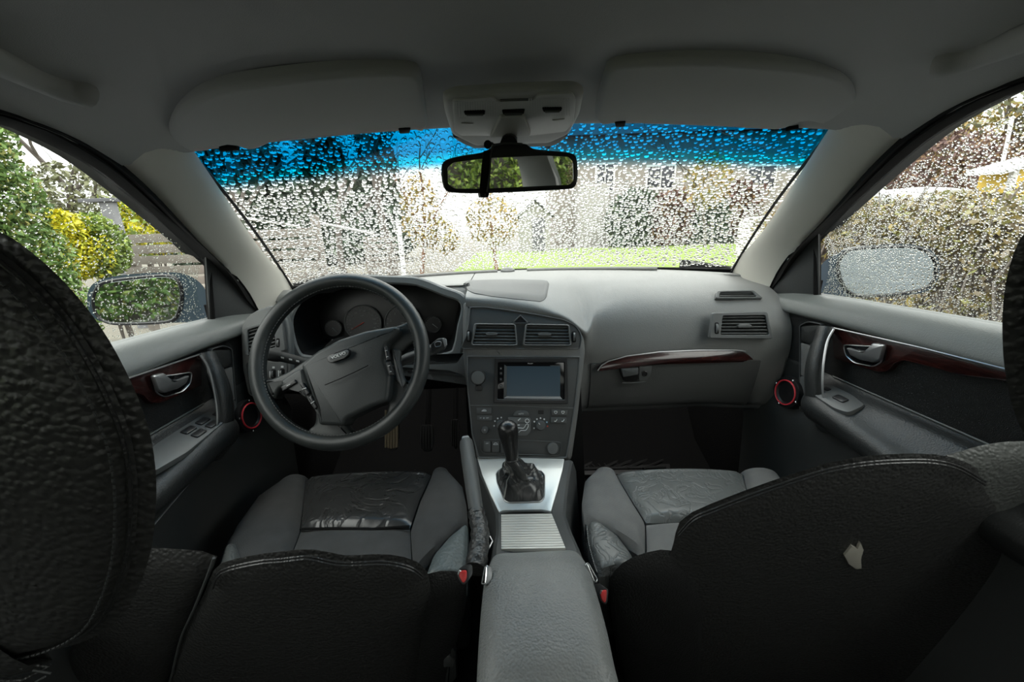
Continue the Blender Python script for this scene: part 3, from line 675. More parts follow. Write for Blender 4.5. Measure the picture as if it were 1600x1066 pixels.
def vent(name, pl, outer, opening, nsl, tab, wheel, label, mt='bezel_grey', off=.0105, group='air vents in the dashboard', rim=.004, depth=.0095, wl=True):
    """an air vent: framed opening, slats set back in it, a slider tab and a thumb wheel"""
    n = pl.n; o = rnd(pl.l(opening, off), .004, 3); c = sum(o, Vector())/len(o)
    v_ = thing(name, c, label, 'air vent', group)
    oo = rnd(pl.l(outer, off), .006, 3)
    if len(oo) == len(o):
        t = MB(); t.frame(oo, o, n, d=.012, b=.0015, r=.002); obj('frame', t, M[mt], v_)
    else:
        t = MB(); t.frame(inset(o, n, -.003), o, n, d=.012, b=.001, r=.002); obj('frame', t, M[mt], v_)
    t = MB(); t.plate(inset(o, n, -.001), n, d=.003, b=.0005, r=-depth); obj('duct', t, M['matt_black'], v_)
    t = MB(); t.rings([[p+n*.0 for p in o], [p-n*depth for p in o]]); obj('duct_wall', t, M['matt_black'], v_, recalc=False)
    (x0, y0), (x1, y1), (x2, y2), (x3, y3) = opening[:4]           # tl tr br bl
    for i in range(nsl):
        f = (i+.55)/nsl
        a = pl.p(x0+(x3-x0)*f, y0+(y3-y0)*f, off-.003); b = pl.p(x1+(x2-x1)*f, y1+(y2-y1)*f, off-.003)
        u = (b-a).normalized(); w = (n*.75+n.cross(u)*-.0+V(0, 0, .5)).normalized()
        q = u.cross(w).normalized()
        t = MB(); t.box((a+b)/2-w*.004, (b-a).length, .011, .0022, (u, w, q)); obj('slat', t, M['panel_grey'], v_)
    if tab:
        q = pl.l(tab, off+.002); t = MB(); t.plate(rnd(q, .0015, 2), n, d=.010, b=.001); obj('slider_tab', t, M['bezel_grey'], v_)
    if wl:
        wx0, wy0, wx1, wy1 = wheel; a = pl.p((wx0+wx1)/2, wy0, off); b = pl.p((wx0+wx1)/2, wy1, off); hw = (pl.p(wx1, wy0)-pl.p(wx0, wy0)).length/2
        q = rnd(pl.l([(wx0-1, wy0-1), (wx1+1, wy0-1), (wx1+1, wy1+1), (wx0-1, wy1+1)], off), hw*.9, 3)
        t = MB(); t.plate(q, n, d=.003, b=.0004, r=.0021); wp = obj('wheel_slot', t, M['matt_black'], v_)
        t = MB(); u = (b-a).normalized(); sx_ = n.cross(u).normalized(); t.lathe((a+b)/2-n*.004-sx_*hw*.7, sx_, [(.0, 0), ((b-a).length*.52, 0), ((b-a).length*.52, hw*1.4), (0, hw*1.4)], 20); obj('thumb_wheel', t, M['bezel_grey'], v_)
    return v_
z3 = lambda pts: zz(680, 400, 3.807, pts)
def four(pl, pts): return pts
vent('air_vent', SP, z3([(232, 400), (478, 404), (492, 536), (210, 534)]), z3([(247, 410), (470, 413), (482, 527), (221, 525)]), 6, z3([(298, 460), (312, 453), (358, 453), (372, 462), (366, 472), (304, 472)]),
     (730.5, 517.5, 734, 533.5), 'left of the two centre air vents, above the left half of the touchscreen radio')
vent('air_vent', SP, z3([(537, 404), (798, 409), (814, 536), (520, 534)]), z3([(547, 412), (790, 416), (803, 528), (531, 527)]), 6, z3([(610, 462), (624, 455), (676, 455), (692, 465), (686, 474), (616, 474)]),
     (895, 519, 899, 534), 'right of the two centre air vents, above the right half of the touchscreen radio')
# hazard warning button: triangle between the centre vents
hz = z3([(506, 350), (560, 403), (454, 403)])
hb = thing('hazard_button', SP.p(813, 500), 'dark triangular hazard warning button above the centre air vents', 'button')
q = rnd(SP.l(hz, .003), .002, 3); t = MB(); t.frame(q, inset(q, SN, .0022), SN, d=.004, b=.0006, r=.003); obj('rim', t, M['bezel_grey'], hb)
t = MB(); t.plate(inset(q, SN, .002), SN, d=.004, b=.001, r=.001); obj('cap', t, M['black_plastic'], hb)

# ---- touchscreen radio
z6 = lambda pts: zz(730, 555, 9.41, pts)
radio = thing('car_radio', SP.p(828, 600), 'double-height touchscreen car radio with blank screen, its blue-grey reflection painted in', 'car radio')
oq = rnd(SP.l(z6([(405, 42), (1470, 45), (1478, 715), (388, 705)]), .004), .002, 2); iq = rnd(SP.l(z6([(452, 108), (1428, 108), (1432, 655), (446, 650)]), .004), .002, 2)
t = MB(); t.frame(oq, iq, SN, d=.012, b=.0012, r=.004); obj('trim_frame', t, M['black_plastic'], radio)
t = MB(); t.plate(rnd(SP.l(z6([(450, 106), (1430, 106), (1434, 658), (444, 652)]), .004), .001, 2), SN, d=.008, b=.0006, r=.0005); face = obj('face', t, M['gloss_black'], radio)
t = MB(); t.plate(SP.l(z6([(583, 162), (1366, 165), (1366, 604), (580, 600)]), .004), SN, d=.001, b=.0002, r=.0012); obj('screen', t, M['screen'], radio, smooth=False)
t = MB(); t.plate(SP.l(z6([(545, 140), (583, 165), (580, 600), (535, 636)]), .004), SN, d=.001, b=.0004, r=.0022); obj('screen_bevel', t, M['panel_grey'], radio)
t = MB(); t.plate(SP.l(z6([(535, 638), (580, 603), (1366, 607), (1398, 648)]), .004), SN, d=.001, b=.0004, r=.0022); obj('screen_bevel', t, M['silver_paint'], radio, label='bright silver lower screen bevel')
for y in (197, 270, 358, 452):
    q = z6([(478, y-22), (514, y-22), (514, y+22), (478, y+22)])
    t = MB(); t.plate(rnd(SP.l(q, .004), .001, 2), SN, d=.001, b=.0004, r=.0012); b_ = obj('key', t, M['black_plastic'], radio)
    t = MB(); t.lathe(SP.p(*z6([(496, y)])[0], .0055), SN, [(.0009 if y in (197, 452) else .0006, -.0005), (.0009 if y in (197, 452) else .0006, .0002), (0, .0002)], 10); obj('mark', t, M['white_print'], b_)
text('lettering', 'Pioneer', .0042, SP.p(*z6([(930, 123)])[0], .005), SX, SN, M['white_print'], radio)
t = MB(); t.plate(SP.l(z6([(1215, 150), (1378, 150), (1372, 172), (1228, 172)]), .004), SN, d=.001, b=.0002, r=.0011); obj('caption_bar', t, M['panel_grey'], radio)
# ---- round magnetic phone mount
pm = SP.p(747, 590, .02)
mount = thing('phone_mount', SP.p(747, 600), 'round magnetic phone mount stuck left of the radio screen', 'phone mount')
t = MB(); t.lathe(pm, SN, [(.0, -.006), (.0165, -.006), (.0178, -.002), (.0178, .003), (.0165, .0045), (.0152, .0045)], 32); obj('holder_ring', t, M['black_plastic'], mount)
t = MB(); t.lathe(pm, SN, [(.0153, .0035), (.0153, .0048), (.012, .0054), (0, .0056)], 32); obj('magnet_face', t, M['bezel_grey'], mount)
t = MB(); t.tube([pm-SN*.004, pm-SN*.010-SU*.008, SP.p(748, 602, .006)], [.005, .005, .006], 10); obj('ball_neck', t, M['black_plastic'], mount)
t = MB(); t.plate(rnd(SP.l([(742, 602), (754, 602), (753, 611), (743, 611)], .002), .002, 2), SN, d=.003, b=.001, r=.003); obj('base_clip', t, M['black_plastic'], mount)

# ---- climate control panel and switches
z1 = lambda pts: zz(730, 630, 8.89, pts)
cl = thing('climate_control', SP.p(815, 665), 'climate control panel with buttons and knobs behind the gear lever', 'control panel')
def key(pts, r=.002, h=.0035, parent=cl, mt='panel_grey', name='button', crown=0, off=.003):
    t = MB(); t.plate(rnd(SP.l(pts, off), r, 3), SN, d=.004, b=.0012, r=h, crown=crown); return obj(name, t, M[mt], parent)
def line(pts, parent, w=.0006, mt='white_print', off=.0072, name='symbol'):
    t = MB(); t.tube(SP.l(pts, off), w, 6); return obj(name, t, M[mt], parent)
b1 = key(z1([(128, 65), (338, 68), (338, 148), (132, 146)])); b2 = key(z1([(135, 168), (345, 172), (342, 246), (138, 242)]))
line(z1([(200, 112), (215, 100), (228, 92), (250, 92), (262, 104), (266, 112), (200, 112)]), b1); line(z1([(222, 112), (232, 100), (244, 112)]), b1)
text('lettering', 'AC', .0035, SP.p(*z1([(188, 208)])[0], .0068), SX, SN, M['white_print'], b2); text('lettering', 'OFF', .0035, SP.p(*z1([(280, 209)])[0], .0068), SX, SN, M['white_print'], b2)
line(z1([(222, 200), (240, 218)]), b2); line(z1([(240, 200), (222, 218)]), b2)
b3 = key(z1([(1168, 90), (1392, 96), (1388, 172), (1172, 168)])); b4 = key(z1([(1158, 196), (1380, 202), (1376, 280), (1160, 274)]))
for x in (1230, 1330):
    line(z1([(x-22, 120), (x-16, 114), (x+16, 114), (x+22, 120), (x+8, 146), (x-8, 146), (x-22, 120)]), b3)
    line(z1([(x-20, 252), (x-4, 256), (x+12, 240), (x+18, 222)]), b4, .0010)
b5 = key(z1([(634, 182), (650, 130), (690, 102), (810, 102), (850, 130), (864, 182)]), .004); text('lettering', 'AUTO', .0044, SP.p(*z1([(748, 150)])[0], .0068), SX, SN, M['white_print'], b5)
bm_ = key(z1([(560, 196), (850, 196), (884, 220), (880, 400), (830, 452), (560, 446)]), .004, .003, mt='bezel_grey', name='airflow_buttons')
line(z1([(700, 276), (870, 276)]), bm_, .0007, 'matt_black', .0062); line(z1([(705, 244), (740, 212)]), bm_, .0010)
o5 = [(833+28*math.cos(a*math.pi/6), 248+28*math.sin(a*math.pi/6)) for a in range(13)]; line(z1(o5), bm_, .0007)
line(z1([(700, 345), (780, 350), (800, 330), (815, 300), (832, 290), (850, 300), (846, 330), (826, 365), (805, 382), (745, 380), (715, 408)]), bm_, .0008); line(z1([(700, 305), (730, 305)]), bm_, .0009)
def knob(px, py, r, parent, mt='panel_grey', name='knob', h=.012, pointer=None, off=.003):
    c = SP.p(px, py, off)
    t = MB(); t.lathe(c, SN, [(r*1.06, -.001), (r*1.06, .002), (r, .003), (r*.94, h*.85), (r*.85, h), (0, h*1.05)], 28); k_ = obj(name, t, M[mt], parent)
    if pointer is not None:
        d_ = (SX*math.cos(pointer)+SU*math.sin(pointer)); t = MB(); t.tube([c+SN*(h*1.03)+d_*r*.35, c+SN*(h*1.01)+d_*r*.8], .0008, 6); obj('pointer', t, M['white_print'], k_)
    return k_
knob(*z1([(1018, 308)])[0], .0112, cl, pointer=rad(125)); knob(*z1([(470, 300)])[0], .0112, cl); 
kf = knob(*z1([(243, 374)])[0], .0085, cl, h=.008); t = MB(); t.lathe(SP.p(*z1([(243, 374)])[0], .011), SN, [(.0022, 0), (.0022, .0008), (0, .0008)], 10); obj('symbol', t, M['grey_print'], kf)
for cx_, cy_, d_ in ((1018, 308, ((205, 0), (150, 0), (120, 0), (90, 0), (58, 0), (25, 1), (-8, 2))), (470, 300, ((190, 0), (150, 0), (118, 0), (88, 0)))):
    for a, c_ in d_:
        p = z1([(cx_+98*math.cos(rad(a)), cy_-98*math.sin(rad(a)))])[0]
        t = MB(); t.lathe(SP.p(*p, .003), SN, [(.0019, -.001), (.0019, .0006), (0, .0008)], 10); obj('scale_dot', t, M[('white_print', 'blue_print', 'needle_red')[c_]], cl)
for y in (102, 116, 130, 144):
    t = MB(); t.plate(SP.l(z1([(988, y), (1062, y+2), (1062, y+9), (988, y+7)]), .003), SN, d=.002, b=.0003, r=.0005); obj('sensor_slat', t, M['matt_black'], cl)
rec = thing('switch_tray', SP.p(815, 702), 'recessed switch row below the climate knobs, with round power socket cap', 'control panel')
rq = rnd(SP.l(z1([(178, 500), (700, 508), (1260, 535), (1312, 555), (1300, 690), (1270, 735), (250, 708), (205, 690), (180, 650)]), .003), .004, 3)
t = MB(); t.plate(rq, SN, d=.003, b=.0004, r=.0004); obj('tray', t, M['console_grey'], rec)
t = MB(); t.frame(rq, inset(rq, SN, .002), SN, d=.003, b=.0006, r=.0025); obj('rim', t, M['panel_grey'], rec)
for x0, x1, y0 in ((228, 326, 522), (345, 446, 528), (462, 560, 534)):
    k_ = key(z1([(x0, y0), (x1, y0+2), (x1, y0+152), (x0, y0+150)]), .003, .005, rec, name='rocker_switch')
    c0 = (x0+x1)/2
    if x0 == 228: text('lettering', 'OFF', .0036, SP.p(*z1([(c0, y0+40)])[0], .0085), SX, SN, M['white_print'], k_)
    else: line(z1([(c0-32, y0+50), (c0-20, y0+32), (c0, y0+26), (c0+20, y0+32), (c0+32, y0+50), (c0-32, y0+50)]), k_, .0006, off=.0085)
t = MB(); t.lathe(SP.p(*z1([(1185, 625)])[0], .003), SN, [(.0132, -.001), (.0132, .005), (.0122, .0068), (.0, .0075)], 28); obj('socket_cap', t, M['bezel_grey'], rec, label='round grey socket cap')

# ---- passenger side: vents, wood strip, glovebox
DP = Plane(PY(1158, 508, .905), V(-.10, -.97, .22))
z5 = lambda pts: zz(880, 400, 3.3316, pts)
vent('air_vent', DP, z5([(777, 296), (1062, 291), (1090, 432), (760, 429)]), z5([(830, 312), (1050, 309), (1070, 411), (818, 411)]), 6, z5([(908, 362), (922, 354), (968, 354), (984, 362), (975, 374), (915, 374)]),
     (1117, 505, 1121.5, 521), 'wide air vent at the passenger end of the dashboard, above the wood trim', off=.012)
TP = Plane(PY(1155, 461, .965), V(-.05, -.72, .69))
vent('demister_vent', TP, z5([(800, 182), (990, 179), (1042, 222), (792, 222)]), z5([(818, 190), (980, 187), (1008, 214), (810, 214)]), 2, None, None,
     'small slotted demister vent beside the passenger windscreen pillar', wl=False, depth=.010, off=.012)
WP = Plane(PY(1060, 560, .912), V(0, -.99, .12))
wq = z5([(178, 596), (196, 572), (232, 552), (330, 525), (500, 503), (700, 494), (900, 494), (985, 504), (1030, 524), (1046, 541), (1030, 550), (900, 553), (800, 556), (500, 566), (300, 586), (195, 600)])
wq3 = resample(cat(WP.l(wq), 4, True), 80, True)
ws = thing('wood_trim_strip', WP.p(1060, 562), 'curved dark red wood trim strip across the passenger dashboard', 'trim')
t = MB(); t.plate(wq3, WP.n, d=.02, b=.003, r=.004, crown=.006); obj('veneer', t, M['wood'], ws)
t = MB(); t.tube(WP.l(z5([(180, 598), (200, 570), (236, 549), (330, 522), (500, 500), (700, 491), (900, 491), (985, 500), (1034, 522), (1048, 542)]), .004), .0016, 6); obj('bright_edge', t, M['satin'], ws)
gb = thing('glovebox', V(.42, .92, -.42), 'closed grey glovebox below the wood trim strip, shade painted into its colour', 'glovebox')
rows = loft([.185, .25, .35, .45, .55, .605], [11, 12, 13, 14, 15], 3, 4)
t = MB(); t.slab([[p+V(0, -.007, 0) for p in r] for r in rows], V(0, .012, 0)); obj('door', t, M['dash_shaded'], gb)
GP = Plane(PY(1000, 585, .915), V(0, -.98, .05))
hq = rnd(GP.l(z5([(292, 582), (388, 576), (388, 640), (384, 650), (318, 655), (300, 620)]), .004), .004, 3)
t = MB(); t.plate(hq, GP.n, d=.006, b=.001, r=.001); hd = obj('handle_recess', t, M['matt_black'], gb)
t = MB(); t.plate(rnd(GP.l(z5([(296, 582), (386, 577), (386, 612), (306, 626)]), .004), .003, 3), GP.n, d=.008, b=.002, r=.010); obj('handle', t, M['panel_grey'], gb)
t = MB(); t.tube(GP.l(z5([(308, 662), (360, 662), (428, 655)]), .005), .002, 6); obj('handle_lip', t, M['panel_grey'], gb)
t = MB(); t.plate(rnd(GP.l(z5([(392, 574), (462, 570), (452, 620), (430, 645), (392, 645)]), .004), .003, 3), GP.n, d=.006, b=.001, r=.004); lk = obj('lock_plate', t, M['panel_grey'], gb)
t = MB(); t.lathe(GP.p(*z5([(422, 612)])[0], .007), GP.n, [(.0075, 0), (.0075, .003), (.006, .004), (.0055, .002), (0, .002)], 20); obj('lock', t, M['black_plastic'], lk)

# ---- instrument binnacle and cluster
BN = Plane(PY(590, 500, .935), V(0, -.985, .17))
bo = [(438, 505), (448, 474), (474, 447), (510, 434), (560, 429), (610, 430.5), (652, 433), (690, 447), (727, 464), (726, 505), (722, 546), (712, 567), (640, 575), (560, 575), (486, 573), (448, 552)]
bi = [(457, 507), (464, 482), (484, 460), (517, 448), (566, 444), (616, 444), (650, 447), (690, 462), (719, 475), (714, 510), (708, 540), (697, 551), (640, 558), (560, 560), (486, 556), (467, 547)]
ic = thing('instrument_cluster', BN.p(590, 520), 'hooded instrument cluster with four round dials behind the steering wheel', 'instrument cluster')
O_ = cat(BN.l(bo), 4, True); I_ = cat(BN.l(bi), 4, True)
t = MB(); t.frame(O_, I_, BN.n, d=.155, b=.004, r=.0); obj('hood', t, M['dash'], ic)
back = [p*1.0 for p in I_]; cI = sum(I_, Vector())/len(I_)
FP = Plane(PY(590, 515, 1.02), V(0, -.96, .28))
BK = [cI.lerp(p, .92)+V(0, .10, -.005) for p in I_]
t = MB(); t.rings([[p-BN.n*.004 for p in I_], BK]); obj('recess', t, M['matt_black'], ic, recalc=False)
t = MB(); t.plate([p+V(0, .004, 0) for p in BK], V(0, -1, .05), d=.004, b=.001); obj('face', t, M['black_plastic'], ic)
fpl = Plane(sum(BK, Vector())/len(BK), (BK[0]-BK[20]).cross(BK[10]-BK[30])); 
if fpl.n.y > 0: fpl.n = -fpl.n
for px, py, r_, nums, ang in ((567, 505, 28, ['20', '40', '60', '80', '100', '120', '140', '160', '180', '200', '220', '240'], 208), (630, 505, 28, ['1', '2', '3', '4', '5', '6', '7'], 0), (521, 513, 12.5, [], -45), (677, 507, 12.5, [], -40)):
    c = fpl.p(px, py, .004); rr_ = (fpl.p(px+r_, py)-fpl.p(px, py)).length; fx = V(1, 0, 0); fy = fpl.n.cross(fx).normalized()
    gp = thing('dial', (0, 0, 0)); gp.parent = ic; gp.location = c-ic.location
    t = MB(); t.lathe(c, fpl.n, [(rr_*1.04, -.003), (rr_*1.04, .002), (rr_, .003), (rr_*.96, .001), (rr_*.96, -.003)], 40); obj('dial_ring', t, M['bezel_grey'], gp)
    t = MB(); t.lathe(c, fpl.n, [(rr_*.97, .0), (0, .0)], 40); obj('dial_face', t, M['black_plastic'], gp)
    d_ = fx*math.cos(rad(ang))+fy*math.sin(rad(ang))
    t = MB(); t.tube([c+fpl.n*.003-d_*rr_*.1, c+fpl.n*.003+d_*rr_*.72], [.0012, .0006], 6); obj('needle', t, M['needle_red' if px < 600 and r_ > 20 else 'grey_print'], gp)
    N_ = len(nums) or 4; m_ = MB()
    for i in range(N_*2+1):
        a = rad(215-250*i/(N_*2)) if nums else rad(160-140*i/8); e = fx*math.cos(a)+fy*math.sin(a)
        m_.tube([c+fpl.n*.0015+e*rr_*.9, c+fpl.n*.0015+e*rr_*.82], .0004, 4)
    obj('scale_marks', m_, M['grey_print'], gp, kind='stuff')
    for i, w_ in enumerate(nums):
        a = rad(205-230*i/(N_-1)); e = fx*math.cos(a)+fy*math.sin(a)
        text('numeral', w_, .006 if N_ > 8 else .008, c+fpl.n*.0015+e*rr_*.68, fx, fpl.n, M['grey_print'], gp)
    if N_ > 8: text('unit', 'km/h', .005, c+fpl.n*.0015+fy*rr_*.42, fx, fpl.n, M['grey_print'], gp)
t = MB(); t.plate(rnd([fpl.p(x, y, .001) for x, y in ((499, 530), (540, 530), (540, 541), (499, 541))], .002, 2), fpl.n, d=.002, b=.0004, r=.001); obj('display', t, M['gloss_black'], ic)
# column between the binnacle and the stack, panel under the cluster
t = MB(); t.plate(rnd(BN.l([(448, 558), (560, 570), (712, 566), (724, 548), (737, 566), (735, 606), (722, 588), (700, 581), (600, 582), (452, 582)], .002), .006, 3), BN.n, d=.06, b=.004); obj('column_panel', t, M['housing_shaded'], dash)

# ---- driver's end: vent, light switches
z4 = lambda pts: zz(370, 470, 7.107, pts)
LP = Plane(PY(415, 535, .90), V(.12, -.975, .18))
ep = thing('driver_end_panel', LP.p(410, 560), 'grey end panel of the dashboard holding vent and light switches', 'panel')
epq = z4([(38, 330), (60, 250), (130, 160), (240, 95), (360, 55), (520, 60), (585, 320), (600, 560), (600, 740), (590, 1000), (170, 1075), (120, 1040), (60, 760)])
t = MB(); t.plate(rnd(LP.l(epq), .008, 4), LP.n, d=.07, b=.005, seg=3); obj('panel', t, M['dash'], ep)
t = MB(); qq = rnd(LP.l(z4([(100, 700), (135, 680), (330, 682), (560, 690), (565, 900), (200, 1050), (150, 1040)]), .002), .005, 3); t.plate(qq, LP.n, d=.004, b=.001, r=.001); obj('switch_plate', t, M['panel_grey'], ep)
for x, y in ((408, 812), (505, 805)):
    q = rnd(LP.l(z4([(x-26, y-48), (x+26, y-48), (x+26, y+56), (x-26, y+56)]), .003), .003, 3)
    t = MB(); t.plate(q, LP.n, d=.003, b=.0005, r=.001); w_ = obj('dimmer_slot', t, M['matt_black'], ep)
    a = LP.p(*z4([(x, y)])[0], .0); t = MB(); t.lathe(a-V(.002, 0, 0), V(1, 0, 0), [(0, 0), (.009, 0), (.009, .004), (0, .004)], 18); obj('dimmer_wheel', t, M['bezel_grey'], w_)
    t = MB(); t.plate(rnd(LP.l(z4([(x-14, y-82), (x+14, y-82), (x+14, y-60), (x-14, y-60)]), .003), .001, 2), LP.n, d=.002, b=.0002, r=.0005); obj('symbol', t, M['white_print'], ep)
    t = MB(); t.plate(LP.l(z4([(x-46, y-30), (x-36, y-30), (x-36, y+44), (x-46, y+44)]), .003), LP.n, d=.002, b=.0002, r=.0005); obj('scale_bar', t, M['white_print'], ep)
vent('air_vent', LP, z4([(85, 310), (250, 190), (520, 330), (545, 545)])[:0] or z4([(88, 305), (500, 195), (548, 555), (95, 610)]), z4([(125, 325), (412, 240), (432, 515), (130, 600)]), 7, None,
     tuple(z4([(448, 425)])[0])+tuple(z4([(474, 510)])[0]), 'air vent at the driver end of the dashboard, seen through the steering wheel', off=.0115)
# ================================================================== STEERING WHEEL AND STALKS
WC = V(-.386, .79, -.25); WT = rad(27)
WN = V(0, -math.cos(WT), math.sin(WT)); WU = V(0, math.sin(WT), math.cos(WT)); WPl = Plane(WC, WN)
z2 = lambda pts: zz(360, 400, 3.33, pts)
wheel = thing('steering_wheel', WC, 'black leather four-spoke steering wheel turned slightly to the left', 'steering wheel')
Rw, rw = .1755, .0165
t = MB(); ring = []
for i in range(96):
    a = 2*math.pi*i/96; d_ = V(1, 0, 0)*math.cos(a)+WU*math.sin(a); ring.append([WC+d_*(Rw+rw*.98*math.cos(b))+WN*(rw*1.12*math.sin(b)) for b in [2*math.pi*j/16 for j in range(16)]])
ring.append(ring[0]); t.rings(ring); obj('rim', t, M['wheel_leather'], wheel)
m_ = MB()
for i in range(150):
    a = 2*math.pi*i/150; d_ = V(1, 0, 0)*math.cos(a)+WU*math.sin(a); e = -V(1, 0, 0)*math.sin(a)+WU*math.cos(a); c = WC+d_*(Rw-rw*.93)+WN*(rw*.42)
    m_.box(c, .0038, .0014, .0014, (e, d_, WN))
obj('stitching', m_, M['panel_grey'], wheel, kind='stuff')
def wplate(name, pts, r, off, d=.03, b=.006, crown=.004, mt='airbag_plastic', parent=wheel, seg=3, smoothc=False, label=None):
    q = WPl.l(z2(pts), off); q = rnd(q, r, 4)
    t = MB(); t.plate(q, WN, d=d, b=b, seg=seg, crown=crown); return obj(name, t, M[mt], parent, label=label)
# four spokes
wplate('spoke', [(470, 480), (365, 555), (290, 605), (205, 640), (170, 640), (180, 700), (225, 750), (252, 690), (335, 662), (380, 700), (470, 620)], .008, .004, .03, .008, 0, 'wheel_leather')
wplate('spoke', [(430, 740), (440, 830), (436, 880), (395, 905), (400, 960), (610, 960), (640, 930), (590, 890), (598, 850), (600, 760)], .010, .004, .03, .008, 0, 'wheel_leather')
wplate('spoke', [(740, 600), (850, 610), (905, 650), (960, 640), (970, 700), (850, 860), (800, 870), (812, 800), (818, 760), (740, 740)], .008, .004, .03, .008, 0, 'wheel_leather')
wplate('spoke', [(780, 385), (862, 362), (915, 342), (960, 330), (985, 400), (960, 450), (920, 470), (888, 500), (850, 520), (790, 480)], .008, .004, .03, .008, 0, 'wheel_leather')
wplate('spoke_bar', [(838, 480), (885, 490), (880, 545), (900, 630), (915, 655), (895, 690), (860, 640)], .004, .008, .012, .003, 0, 'bezel_grey', label='pale plastic bar joining the two right-hand spokes')
# hub: airbag cover
wplate('hub_cover', [(362, 568), (450, 494), (560, 434), (700, 388), (862, 360), (884, 378), (850, 425), (810, 462), (802, 540), (832, 622), (826, 700), (818, 756), (720, 792), (600, 850), (585, 885), (455, 880), (446, 800), (410, 700)], .007, .030, .05, .009, 0, 'airbag_plastic', seg=4)
wplate('switch_pod', [(258, 650), (330, 600), (372, 580), (410, 680), (458, 760), (500, 850), (470, 872), (448, 830), (400, 735), (352, 672), (332, 668), (266, 706)], .006, .024, .03, .006, .002, 'airbag_plastic')
for q in ([(262, 682), (334, 642), (344, 660), (270, 706)], [(358, 664), (376, 658), (412, 712), (394, 728)], [(404, 736), (420, 726), (452, 786), (436, 800)]):
    b_ = wplate('button', q, .0015, .030, .006, .0015, .0005, 'black_plastic')
    c = sum(WPl.l(z2(q), .0315), Vector())/4; e = (WPl.l(z2(q), .0315)[1]-WPl.l(z2(q), .0315)[0]).normalized()
    t = MB(); t.tube([c-e*.004, c+e*.004], .0007, 6); obj('symbol', t, M['white_print'], b_)
for q in ([(799, 474), (814, 470), (829, 540), (810, 546)], [(808, 554), (830, 548), (848, 618), (826, 622)]):
    b_ = wplate('button', q, .0015, .040, .012, .0015, .0005, 'black_plastic')
    for f in (.3, .75):
        w4 = WPl.l(z2(q), .0415); c = w4[0].lerp(w4[3], f).lerp(w4[1].lerp(w4[2], f), .5); e = (w4[1]-w4[0]).normalized(); t = MB(); t.tube([c-e*.0022, c+e*.0022], .0006, 6); obj('symbol', t, M['white_print'], b_)
em = wplate('emblem', [(500, 530), (515, 514), (606, 481), (622, 488), (619, 514), (602, 530), (522, 558), (505, 550)], .004, .045, .008, .001, 0, 'gloss_black')
q = rnd(WPl.l(z2([(506, 531), (518, 519), (604, 487), (616, 492), (613, 512), (599, 525), (523, 552), (510, 546)]), .0458), .003, 3)
t = MB(); t.plate(q, WN, d=.001, b=.0003, r=.0); obj('emblem_plate', t, M['bezel_grey'], em)
ed = (WPl.p(*z2([(612, 497)])[0])-WPl.p(*z2([(515, 533)])[0])).normalized()
q = rnd(WPl.l(z2([(512, 528), (604, 494), (610, 507), (520, 543)]), .0462), .002, 2); t = MB(); t.plate(q, WN, d=.0006, b=.0002); obj('emblem_field', t, M['panel_grey'], em)
text('lettering', 'VOLVO', .0082, WPl.p(*z2([(562, 518)])[0], .0466), ed, WN, M['letter_white'], em, font_scale=(1.1, 1))
t = MB(); t.tube(WPl.l(z2([(492, 672), (570, 640), (650, 603), (716, 570)]), .0415), .0011, 6); obj('seam_line', t, M['matt_black'], wheel)
t = MB(); t.lathe(WC-WN*.02, WN, [(.05, -.06), (.05, .01), (0, .01)], 24); obj('hub_core', t, M['matt_black'], wheel)
col_ = thing('steering_column', V(-.386, .95, -.33), 'black steering column shroud behind the steering wheel', 'steering column')
t = MB(); t.tube([WC-WN*.055, WC-WN*.12, WC-WN*.22], [.055, .062, .07], 16); obj('shroud', t, M['black_plastic'], col_)
# stalks
st1 = thing('indicator_stalk', PY(470, 563, .86), 'black indicator stalk with white symbols left of the steering wheel hub', 'stalk')
a, b = PY(424, 554, .845), PY(492, 570, .87)
t = MB(); t.tube([a, a.lerp(b, .3), b], [.0125, .0115, .010], 14); obj('arm', t, M['dash_dark'], st1)
t = MB(); t.tube([PY(416, 552.5, .842), PY(418, 553, .843), PY(430, 555.5, .847), PY(438, 557, .85)], [.012, .0145, .0145, .0132], 16); e1 = obj('twist_end', t, M['dash_dark'], st1)
t = MB(); t.tube([PY(413, 551, .838), PY(424, 554, .842)], [.0085, .009], 12); obj('end_button', t, M['bezel_grey'], st1)
for f in (.32, .5, .66):
    c = a.lerp(b, f)+V(0, -.0112, .004); t = MB(); t.box(c, .006, .002, .0035, ((b-a).normalized(), V(0, 1, 0), V(0, 0, 1))); obj('symbol', t, M['white_print'], st1)
st2 = thing('wiper_stalk', PY(640, 560, .87), 'wiper stalk with grey ended switch right of the steering wheel', 'stalk')
a, b = PY(622, 566, .875), PY(684, 543, .85)
t = MB(); t.tube([a, a.lerp(b, .5), b], [.013, .0125, .012], 14); obj('arm', t, M['bezel_grey'], st2)
q = Plane(PY(686, 540, .838), V(.1, -.97, .2)); hq = rnd(q.l([(673, 538), (683, 530), (695, 529), (697, 537), (696, 546), (684, 551), (674, 554)]), .004, 3)
t = MB(); t.plate(hq, q.n, d=.03, b=.003); e2 = obj('switch_head', t, M['dash_dark'], st2)
t = MB(); t.plate(rnd(q.l([(691, 529), (697, 531), (698, 540), (694, 543)], .001), .001, 2), q.n, d=.02, b=.001); obj('grey_end', t, M['silver_paint'], e2)
q2 = rnd(q.l([(678, 536), (684, 533), (690, 534), (689, 541), (680, 543)], .001), .003, 3); t = MB(); t.frame(q2, inset(q2, q.n, .0015), q.n, d=.003, b=.0004, r=.0015); obj('rocker_rim', t, M['silver_paint'], e2)

